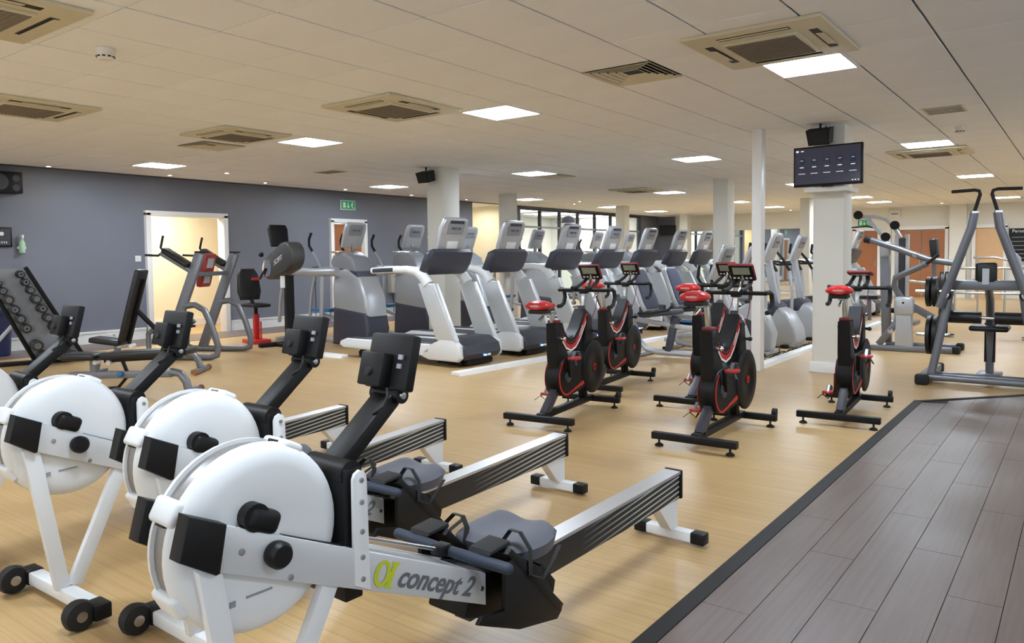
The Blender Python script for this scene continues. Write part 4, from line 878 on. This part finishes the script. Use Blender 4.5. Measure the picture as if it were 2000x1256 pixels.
# dumbbell tower: sloping panel carrying short dumbbells end-on
RX, RY, RZ = -6.62, 2.30, -14
rk = thing('dumbbell_rack', 'tall sloping grey dumbbell tower by the slate wall', 'dumbbell rack', (RX, RY, 0), RZ)
ln = math.radians(26); P = lambda u, v, h=0: Vector((h, u-math.sin(ln)*v, math.cos(ln)*v))
pn = MB()
vs = [pn.bm.verts.new(P(u, v, h)) for h in (-.012, .012) for u, v in ((-.27, .05), (.27, .05), (.23, 1.42), (-.23, 1.42))]
for f in ((3, 2, 1, 0), (4, 5, 6, 7), (0, 1, 5, 4), (1, 2, 6, 5), (2, 3, 7, 6), (3, 0, 4, 7)): pn.bm.faces.new([vs[i] for i in f])
pn.build('panel', mat('panel_grey', (150, 154, 160), .4, metal=.3), rk, smooth=0)
for s in (-1, 1):
    MB().beam(P(s*.29, .012), P(s*.25, 1.44), .10, .05, up=(0, 1, 0), bev=.008).build('side_rail', M_BLACK, rk)
    MB().beam(P(s*.2, 1.0, -.05), (-.05+s*.03, -.98, .02), .045, .045, bev=.006).build('rear_leg', M_SILV, rk)
MB().box((-.05, -.35, .03), (.10, 1.4, .05), bev=.01).build('foot_rail', M_BLACK, rk)
def dumbbell(R0, hr, hl, L):
    t = thing('dumbbell', 'dumbbell', 'dumbbell')
    MB().cyl((0, 0, -L/2), (0, 0, L/2), .014, 10).build('handle', M_STEEL, t)
    for s in (-1, 1):
        h = MB().lathe([(hr*.8, -hl/2), (hr, -hl/2+.012), (hr, hl/2-.012), (hr*.8, hl/2)], (0, 0, s*(L/2)), seg=18).build('head', mat('head_rubber', (44, 43, 42), .5), t)
        MB().lathe([(hr*.55, 0), (hr*.55, .003), (hr*.30, .003), (hr*.30, 0)], (0, 0, s*(L/2)+s*hl/2), seg=18, M=rot('X', 0 if s > 0 else 180)).build('end_badge', M_GUN, h)
    return t
kinds = [dumbbell(rk, .050+.010*k, .06+.010*k, .16+.012*k) for k in range(3)]; used = [False]*3
vv = [.14, .305, .56, .70, .84, .98, 1.11, 1.225, 1.34]
names = ['lowest', 'second', 'third', 'fourth', 'fifth', 'sixth', 'seventh', 'eighth', 'topmost']
for col, u in ((0, -.18), (1, .14)):
    for n, v in enumerate(vv):
        k = 2 if n < 2 else (1 if n < 6 else 0)
        o = kinds[k] if not used[k] else copy_tree(kinds[k]); used[k] = True
        M = Matrix.Translation((RX, RY, 0)) @ Matrix.Rotation(math.radians(RZ), 4, 'Z')
        pos = M @ P(u*(1-.05*v), v, .155+.012*k); ax = (Matrix.Rotation(math.radians(RZ), 3, 'Z') @ P(0, 0, 1)).normalized()
        o.rotation_mode = 'QUATERNION'; o.location = pos; o.rotation_quaternion = Vector((0, 0, 1)).rotation_difference(ax)
        tag(o, 'dark rubber dumbbell, %s up the %s column of the sloping tower' % (names[n], ('rower-side', 'bench-side')[col]), 'dumbbell', 'dumbbells on the sloping tower')
        uu, hr_, hc = u*(1-.05*v), .050+.010*k, .155+.012*k; UP = P(0, 1); cd_ = MB().beam(P(uu, v-hr_-.005, .005), P(uu, v-hr_-.005, hc+.012), .024, .006, up=UP).beam(P(uu, v-hr_-.006, hc), P(uu, v-.013, hc), .044, .014, up=(1, 0, 0))
        for e in (-1, 1): cd_.beam(P(uu+e*.0185, v-.018, hc), P(uu+e*.0185, v+.012, hc), .007, .014, up=(1, 0, 0))
        cd_.build('cradle', M_BLACK, rk)
bn = thing('waste_bin', 'navy blue bin against the slate wall beside the dumbbell tower', 'bin', (-8.2, 2.05, 0))
MB().lathe([(.17, 0), (.19, .02), (.22, .60), (.235, .61), (.235, .64), (.20, .64), (.19, .05), (0, .05)], (0, 0, 0), seg=28).build('body', mat('navy_plastic', (28, 34, 74), .45), bn); MB().lathe([(.24, .64), (.24, .67), (.12, .72), (0, .73)], (0, 0, 0), seg=28).build('lid', mat('navy_plastic', (28, 34, 74), .45), bn)
# ================================================================ WALL AND COLUMN FITTINGS
sp = thing('wall_speaker', 'large black loudspeaker mounted high on the slate wall', 'speaker', (XL+.14, 2.34, 2.55))
MB().box((0, 0, 0), (.26, .46, .32), bev=.012).build('cabinet', M_BLACK, sp)
for y, z, r in ((-.08, 0, .12), (.14, .06, .05), (.14, -.08, .05)): MB().lathe([(r, 0), (r*.95, -.01), (r*.3, -.03), (0, -.02)], (.131, y, z), 'X', 22).build('cone', M_DGREY, sp)
nb = thing('notice_frame', 'small dark framed notice on the slate wall', 'notice', (XL+.02, 2.36, 1.74)); MB().box((0, 0, 0), (.03, .24, .30), bev=.006).build('frame', M_BLACK, nb); MB().box((.014, 0, .0), (.006, .19, .25)).build('card', M_DGREY, nb, smooth=0)
pr_ = MB()
for k in range(4): pr_.box((.018, -.05+.03*k, -.08), (.002, .012, .03))
pr_.lathe([(.03, 0), (.03, .002), (0, .002)], (.017, -.02, .05), 'X', 16); pr_.build('print', M_WHITE, nb, smooth=0)
sb_ = thing('spray_bottle', 'clear spray bottle of green fluid in a wall holder', 'spray bottle', (XL+.06, 2.6, 1.50)); MB().lathe([(.04, 0), (.045, .02), (.045, .15), (.02, .20), (.015, .22)], (0, 0, 0), seg=18).build('bottle', mat('green_fluid', (170, 205, 170), .2), sb_)
MB().box((.015, 0, .25), (.07, .03, .05), bev=.008).tube([(.05, 0, .245), (.045, 0, .21)], .006, 6).build('trigger', M_WHITE, sb_); MB().box((-.02, 0, .08), (.06, .11, .04), bev=.006).build('holder', M_WHITE, sb_)
sw = thing('light_switch', 'white light switch beside the yellow doorway', 'switch', (XL+.006, 4.41, 1.40)); MB().box((0, 0, 0), (.012, .1, .1), bev=.003).build('plate', M_WHITE, sw); MB().box((.008, 0, 0), (.008, .03, .045), bev=.002).build('rocker', M_OFFW, sw)
sk = thing('wall_socket', 'white double socket in the skirting under the bench', 'socket', (XL+.03, 3.9, .12)); MB().box((0, 0, 0), (.012, .15, .09), bev=.003).build('plate', M_OFFW, sk); MB().box((.007, .04, .0), (.004, .03, .03)).build('switch', M_GREY, sk, smooth=0)
def exit_sign(loc, axis, s, label):
    t = thing('exit_sign', label, 'exit sign', loc, 0 if axis == 'X' else -90)
    MB().box((0, 0, 0), (.03, .42*s, .21*s), bev=.004).build('case', M_WHITE, t); MB().box((.014, 0, 0), (.006, .39*s, .18*s)).build('face', M_GREEN, t, smooth=0)
    g = MB(); g.box((.018, -.11*s, 0), (.002, .07*s, .12*s)); g.box((.018, 0, .02*s), (.002, .02*s, .08*s))
    x = .018; g.prism([(.0-.045*s, -.02*s), (.045*s, -.02*s), (0, -.065*s)], x, x+.002, 'YZ')
    g.lathe([(.018*s, 0), (.018*s, .002), (0, .002)], (x, .12*s, .055*s), 'X', 14); g.beam((x+.001, .12*s, .035*s), (x+.001, .10*s, -.02*s), .002, .03*s, up=(0, 1, 0)); g.beam((x+.001, .10*s, -.02*s), (x+.001, .15*s, -.07*s), .002, .018*s, up=(0, 1, 0)); g.beam((x+.001, .12*s, .03*s), (x+.001, .07*s, .005*s), .002, .014*s, up=(0, 1, 0))
    g.build('print', M_WHITE, t, smooth=0)
exit_sign((XL+.02, 9.1, 2.54), 'X', 1.0, 'green running-man exit sign above the brown door')
exit_sign((-1.35, YF-.03, 2.35), 'Y', 1.0, 'green exit sign on the far wall')
def small_speaker(loc, rz, label):
    t = thing('column_speaker', label, 'speaker', loc, rz, 'black column speakers')
    o = MB().prism([(-.11, -.085), (.11, -.085), (.13, .085), (-.13, .085)], -.09, .09, 'XZ', bev=.01).build('cabinet', M_BLACK, t); o.data.transform(Matrix.Translation((0, -.16, -.14)) @ rot('X', 16).to_4x4())
    o = MB().box((0, -.094, 0), (.2, .006, .15)).build('grille', M_RUBBER, t, smooth=0); o.data.transform(Matrix.Translation((0, -.16, -.14)) @ rot('X', 16).to_4x4())
    top = CEIL-.004-loc[2]; MB().tube([(0, -.16, -.08), (0, -.15, -.04), (0, -.15, top)], .012, 8).build('bracket', M_BLACK, t); MB().tube([(.03, -.14, -.06), (.05, -.1, -.02), (.03, -.04, -.03)], .004, 6).build('cable', M_BLACK, t)
small_speaker((-4.06, 6.93, 2.80), 0, 'black speaker hung on the column behind the treadmills')
small_speaker((2.03, 6.84, 2.81), 0, 'black speaker hung on the column above the screen')
tv = thing('wall_screen', 'flat screen on the square column showing five dim dials', 'television', (2.13, 6.62, 2.335), -4)
MB().box((0, 0, 0), (.74, .045, .44), bev=.008).build('case', M_BLACK, tv); MB().box((0, -.0235, .005), (.70, .004, .395)).build('screen', M_SCREEN, tv, smooth=0)
MB().box((0, .148, 0), (.2, .256, .2)).build('bracket', M_BLACK, tv, smooth=0); MB().box((0, -.01, -.225), (.12, .04, .012)).build('stand_badge', M_BLACK, tv, smooth=0)
pt = MB()
for k in range(5):
    x = -.275+k*.137; pt.box((x, -.0262, -.005), (.045, .001, .008)); pt.box((x, -.0262, .07), (.03, .001, .004)); pt.box((x, -.0262, -.075), (.075, .001, .005))
pt.box((-.325, -.0262, .175), (.03, .001, .018)); pt.box((-.27, -.0262, .175), (.03, .001, .01))
for k in range(3): pt.box((.27+k*.03, -.0262, -.175), (.012, .001, .01))
pt.build('print', M_LEDW, tv, smooth=0)
ring = MB()
for k in range(5): ring.lathe([(.048, 0), (.048, .001), (.044, .001), (.044, 0)], (-.275+k*.137, -.0262, .06), 'Y', 24, M=rot('X', 180))
ring.build('dial_rings', mat('dial_dim', (58, 66, 88), .4, emit=.15), tv)['kind'] = 'stuff'
sh = MB().box((2.10, 6.9, 2.08), (.46, .5, .05)).build('screen_shelf', M_OFFW, smooth=0); tag(sh, 'cream ledge wrapped round the column under the screen', 'ledge')
t2 = thing('corner_television', 'small dark television on an angled bracket in the far slate corner', 'television', (-8.1, YF-.35, 2.3), 40); MB().box((0, 0, 0), (.62, .06, .38), bev=.01).build('case', M_BLACK, t2); MB().box((0, -.031, 0), (.58, .004, .34)).build('screen', M_RUBBER, t2, smooth=0); MB().beam((0, .03, 0), (0, .46, .05), .05, .05).build('bracket', M_BLACK, t2)
ps = thing('poster_board', 'black board headed Personal on the far wall', 'poster', (3.0, YF-.02, 1.57)); MB().box((0, 0, 0), (.85, .03, .96)).build('board', M_BLACK, ps, smooth=0); text('Personal', 'lettering', M_WHITE, ps, basis((-.12, -.018, .40), (1, 0, 0), (0, 0, 1)), .13)
pq = MB()
for k in range(6): pq.box((-.1, -.017, .22-.12*k), (.5, .002, .02))
pq.build('print', M_GREY, ps, smooth=0)
eb = thing('alarm_box', 'white square alarm box on the far wall above the double doors', 'alarm', (-.45, YF-.05, 2.6)); MB().box((0, 0, 0), (.3, .09, .22), bev=.01).build('case', M_OFFW, eb); MB().box((0, -.046, 0), (.2, .004, .05)).build('label_strip', M_GREY, eb, smooth=0)
# ================================================================ RIGHT: plate-loaded machines, cable tower, handrails
def plate(R_, c, axis, r, w, name='weight_plate'):
    M = axis if axis is not None else None
    return MB().lathe([(.025, -w/2), (r*.5, -w/2), (r*.55, -w*.35), (r*.85, -w*.35), (r*.9, -w/2), (r, -w*.4), (r, w*.4), (r*.9, w/2), (r*.85, w*.35), (r*.55, w*.35), (r*.5, w/2), (.025, w/2)], c, 'X', 28, M=M).build(name, mat('plate_black', (22, 22, 23), .5), R_)
pm = thing('pulldown_machine', 'grey plate-loaded pulldown machine with tall black-gripped levers', 'gym machine', (3.62, 6.75, 0), 0)
for y in (-.03, .18): MB().cyl((-.5, y, .07), (.55, y, .07), .035, 14).build('base_tube', M_GUN, pm)
for s in (-1, 1):
    MB().beam((s*.53, -.12, .06), (s*.53, .85, .06), .10, .09, bev=.02).build('side_skid', M_GUN, pm)
    MB().box((s*.53, -.15, .055), (.13, .09, .11), bev=.025, seg=3).build('foot_cap', M_RUBBER, pm); MB().box((s*.53, .88, .055), (.13, .09, .11), bev=.025, seg=3).build('foot_cap', M_RUBBER, pm)
    MB().tube([(s*.47, .0, .08), (s*.34, .05, .80), (s*.32, .06, .95)], .04, 12).build('front_upright', M_GUN, pm)
    MB().lathe([(.05, -.05), (.055, 0), (.05, .05)], (s*.34, .02, .93), 'Y', 18).build('pivot_hub', M_BLACK, pm); MB().lathe([(.032, 0), (.03, .02), (0, .022)], (s*.34, -.04, .93), 'Y', 16, M=rot('X', 180)).build('pivot_cap', M_CHROME, pm)
    MB().tube([(s*.40, -.02, .80), (s*.26, -.05, 1.20), (s*.12, -.08, 1.62), (s*.10, -.08, 1.76)], .042, 12).build('lever_arm', M_GUN, pm)
    MB().lathe([(.045, -.01), (.045, .01)], (s*.10, -.08, 1.765), seg=14).build('grip_collar', M_CHROME, pm)
    MB().tube([(s*.10, -.08, 1.76), (s*.05, -.09, 1.94), (s*.06, -.09, 1.975), (s*.10, -.09, 1.985), (s*.30, -.07, 1.98)], .017, 10).build('lever_grip', M_RUBBER, pm)
    MB().tube([(s*.20, .10, 1.36), (s*.26, .12, 1.30), (s*.28, .12, 1.15), (s*.32, .08, 1.0)], .03, 10, flat=(1, .6)).build('lever_bracket', M_SILV, pm)
    for z, y, r in ((.95, .22, .16), (.48, .30, .21)):
        MB().cyl((s*.30, y, z), (s*.66, y, z), .02, 10).build('plate_horn', M_CHROME, pm)
        for k in range(2): plate(pm, (s*(.47+k*.06), y, z), None, r, .045)
MB().beam((-.34, .08, 1.03), (.34, .08, 1.03), .06, .10, bev=.01).build('crossbeam', M_GUN, pm)
MB().beam((-.36, .80, .62), (-.36, .05, .95), .05, .07).build('rear_strut', M_GUN, pm); MB().beam((.36, .80, .62), (.36, .05, .95), .05, .07).build('rear_strut', M_GUN, pm)
MB().tube([(0, .62, .08), (0, .60, .45), (0, .52, .85), (0, .30, 1.02), (0, .12, 1.06)], .05, 12, flat=(1, .8)).build('seat_mast', M_GUN, pm); MB().box((0, .60, .40), (.10, .05, .42)).build('adjust_plate', M_BLACK, pm, smooth=0)
MB().box((0, .62, .05), (.22, .3, .05), bev=.01).build('mast_foot', M_GUN, pm)
for k in range(3): MB().lathe([(.010, 0), (.010, .004)], (0, .572, .30+k*.1), 'Y', 10, M=rot('X', 180)).build('hole_bush', M_STEEL, pm)
MB().box((0, .08, 1.15), (.19, .06, .22), bev=.025, seg=3).build('chest_pad', M_PAD, pm); MB().box((0, .04, 1.12), (.06, .02, .16)).build('pad_bracket', M_SILV, pm, smooth=0)
MB().box((0, .55, .56), (.36, .34, .06), bev=.025, seg=3).build('seat_pad', M_PAD, pm)
for s in (-1, 1): MB().cyl((s*.06, .34, .68), (s*.36, .34, .68), .065, 18).build('thigh_roller', M_PAD, pm)
MB().cyl((-.1, .34, .68), (.1, .34, .68), .02, 10).build('roller_axle', M_CHROME, pm)
# second plate-loaded machine
rm = thing('row_machine', 'grey plate-loaded row machine behind the spin bike with folded console', 'gym machine', (2.40, 9.5, 0), 0)
MB().beam((-.40, -.10, .04), (.62, .02, .04), .09, .08, bev=.02).build('base_rail', M_GUN, rm); MB().beam((-.30, .45, .04), (.60, .50, .04), .09, .08, bev=.02).build('base_rail', M_GUN, rm)
for x, y in ((.65, .02), (.64, .50)): MB().box((x, y, .05), (.10, .11, .10), bev=.025, seg=3).build('foot_cap', M_RUBBER, rm)
MB().prism([(-.09, .05), (.13, .05), (.11, .60), (-.07, .60)], -.08, .06, bev=.01).build('pedestal', M_SILV, rm); MB().box((.02, -.02, .63), (.24, .20, .26), bev=.05, seg=3).build('pivot_housing', M_SILV, rm)
MB().lathe([(.022, 0), (.022, .004), (.014, .004), (.014, 0)], (.02, -.122, .68), 'Y', 16, M=rot('X', 180)).build('housing_emblem', M_CHROME, rm)
MB().beam((-.30, -.05, .08), (.0, -.02, .50), .06, .09, bev=.01).build('diagonal_brace', M_GUN, rm); MB().lathe([(.035, 0), (.035, .006), (0, .008)], (-.14, -.09, .28), 'Y', 16, M=rot('X', 180)).build('brace_bush', M_CHROME, rm)
MB().beam((.06, 0, .66), (.50, .12, .38), .07, .10, bev=.012).build('lower_lever', M_GUN, rm)
MB().tube([(.0, 0, .70), (-.12, 0, .90), (-.10, -.02, 1.02), (.30, -.10, 1.22)], .042, 12).build('lever_arm', M_GUN, rm); MB().tube([(.30, -.10, 1.22), (.44, -.12, 1.34)], .022, 10).build('lever_grip', M_RUBBER, rm)
MB().beam((-.22, .10, .1), (-.26, .10, 1.34), .10, .12, bev=.012).build('rear_column', M_GUN, rm); MB().box((-.25, .08, 1.42), (.14, .16, .22), bev=.04, seg=3).build('column_head', M_SILV, rm)
for y in (0., .14): MB().tube([(-.46, y, 1.56), (-.10, y, 1.43), (.30, y, 1.27), (.60, y, 1.22)], .04, 12).build('upper_lever', M_GUN, rm)
MB().lathe([(.05, -.04), (.05, .04)], (-.47, 0, 1.56), 'X', 16, M=rot('Y', 18)).build('lever_cap', M_RUBBER, rm); MB().lathe([(.04, -.01), (.04, .02)], (.61, 0, 1.22), 'X', 16).build('lever_end', M_CHROME, rm)
MB().tube([(.05, .02, 1.36), (.18, -.05, 1.32)], .025, 10).build('plate_peg', M_CHROME, rm); MB().tube([(.05, .05, .98), (.45, .05, .93)], .022, 10).build('plate_horn', M_CHROME, rm)
for k in range(2): plate(rm, (.46+k*.06, .05, .90), rot('Z', 10), .21, .045)
for k in range(2): plate(rm, (.44+k*.06, .14, .42), rot('Z', 10), .19, .045)
MB().box((.36, .1, 1.43), (.10, .20, .26), rot('Y', -6), bev=.03, seg=3).build('chest_pad', M_PAD, rm); MB().beam((.36, .1, 1.32), (.36, .1, .7), .05, .05).build('pad_post', M_GUN, rm)
MB().box((-.05, .30, .55), (.34, .30, .07), bev=.028, seg=3).build('seat_pad', M_PAD, rm); MB().beam((-.05, .3, .08), (-.05, .3, .53), .06, .06).build('seat_post', M_GUN, rm)
# cable tower
cb = thing('cable_tower', 'silver cable pulldown tower with black pulleys in front of the double doors', 'gym machine', (1.1, 14.0, 0), 0)
for x in (-.05, .12): MB().beam((x+.45, 0, .02), (x+.45, 0, 1.72), .06, .08, bev=.01).build('upright', M_SILV, cb)
MB().box((.49, 0, .9), (.12, .06, 1.5)).build('weight_shroud', M_DGREY, cb, smooth=0); MB().box((.5, .1, .03), (.5, .7, .06), bev=.01).build('base', M_GUN, cb)
MB().tube([(-.30, 0, 2.10), (.0, 0, 2.08), (.20, 0, 2.02), (.34, 0, 1.86), (.46, 0, 1.66)], .035, 10).build('boom', M_SILV, cb); MB().beam((-.16, 0, 2.08), (.30, 0, 1.50), .06, .07, bev=.01).build('boom_brace', M_SILV, cb)
for x, z in ((.36, 1.90), (.20, 1.68), (-.30, 2.12)): MB().lathe([(.03, -.02), (.085, -.018), (.075, 0), (.085, .018), (.03, .02)], (x, -.05, z), 'Y', 22).build('pulley', M_BLACK, cb)
MB().tube([(-.62, 0, 1.80), (-.45, 0, 1.88), (-.15, 0, 1.90), (.0, 0, 1.86)], .016, 8).build('lat_bar', M_RUBBER, cb); MB().cyl((-.30, 0, 1.90), (-.30, 0, 2.08), .004, 6).build('cable', M_BLACK, cb); MB().cyl((.30, -.05, .2), (.30, -.05, 1.85), .004, 6).build('cable', M_BLACK, cb)
MB().box((-.1, .1, .50), (.35, .32, .08), bev=.03, seg=3).build('seat_pad', M_PAD, cb); MB().beam((-.1, .1, .04), (-.1, .1, .48), .06, .06).build('seat_post', M_GUN, cb)
# handrails round the sunken ramp beyond the machines
hr = thing('handrail', 'steel handrail barrier beyond the pulldown machine', 'handrail', (2.3, 15.5, 0))
for z in (.55, 1.05): MB().cyl((0, 0, z), (3.4, 0, z), .025, 10).build('rail', M_STEEL, hr)
for k in range(5): MB().cyl((k*.85, 0, 0), (k*.85, 0, 1.05), .02, 10).build('post', M_STEEL, hr)
hr2 = thing('ramp_handrail', 'sloping steel ramp handrail behind the level barrier', 'handrail', (2.4, 17.5, 0))
for z in (.4, .9): MB().tube([(0, 0, z+.35), (.4, 0, z+.35), (2.4, 0, z-.15), (3.2, 0, z-.15)], .025, 10).build('rail', M_STEEL, hr2)
for k, z in ((.1, 1.25), (1.2, 1.05), (2.5, .75)): MB().cyl((k, 0, 0), (k, 0, z), .02, 10).build('post', M_STEEL, hr2)

cp_ = thing('peaked_cap', 'grey peaked cap left on top of a treadmill console', 'cap', (-2.07, 7.88, 1.893), 200)
MB().lathe([(.105, 0), (.105, .03), (.09, .07), (.055, .098), (0, .105)], (0, 0, 0), seg=22).build('crown', mat('cap_grey', (104, 100, 116), .8), cp_)
MB().prism([(.08, -.07), (.17, -.05), (.20, 0), (.17, .05), (.08, .07)], .004, .012, 'XY', bev=.003).build('peak', mat('cap_grey', (104, 100, 116), .8), cp_)
wb = thing('control_box', 'beige control box with cables on the slate wall behind the trainers', 'control box', (XL+.07, 10.45, .78))
MB().box((0, 0, 0), (.14, .36, .46), bev=.012).build('case', mat('beige_box', (168, 164, 150), .6), wb); MB().box((.071, 0, .16), (.004, .26, .05)).build('label_strip', M_GREY, wb, smooth=0)
for y in (-.1, 0, .1): MB().tube([(0, y, -.22), (.02, y*.7, -.45), (.0, y*.5, -.76)], .01, 6).build('cable', M_BLACK, wb)
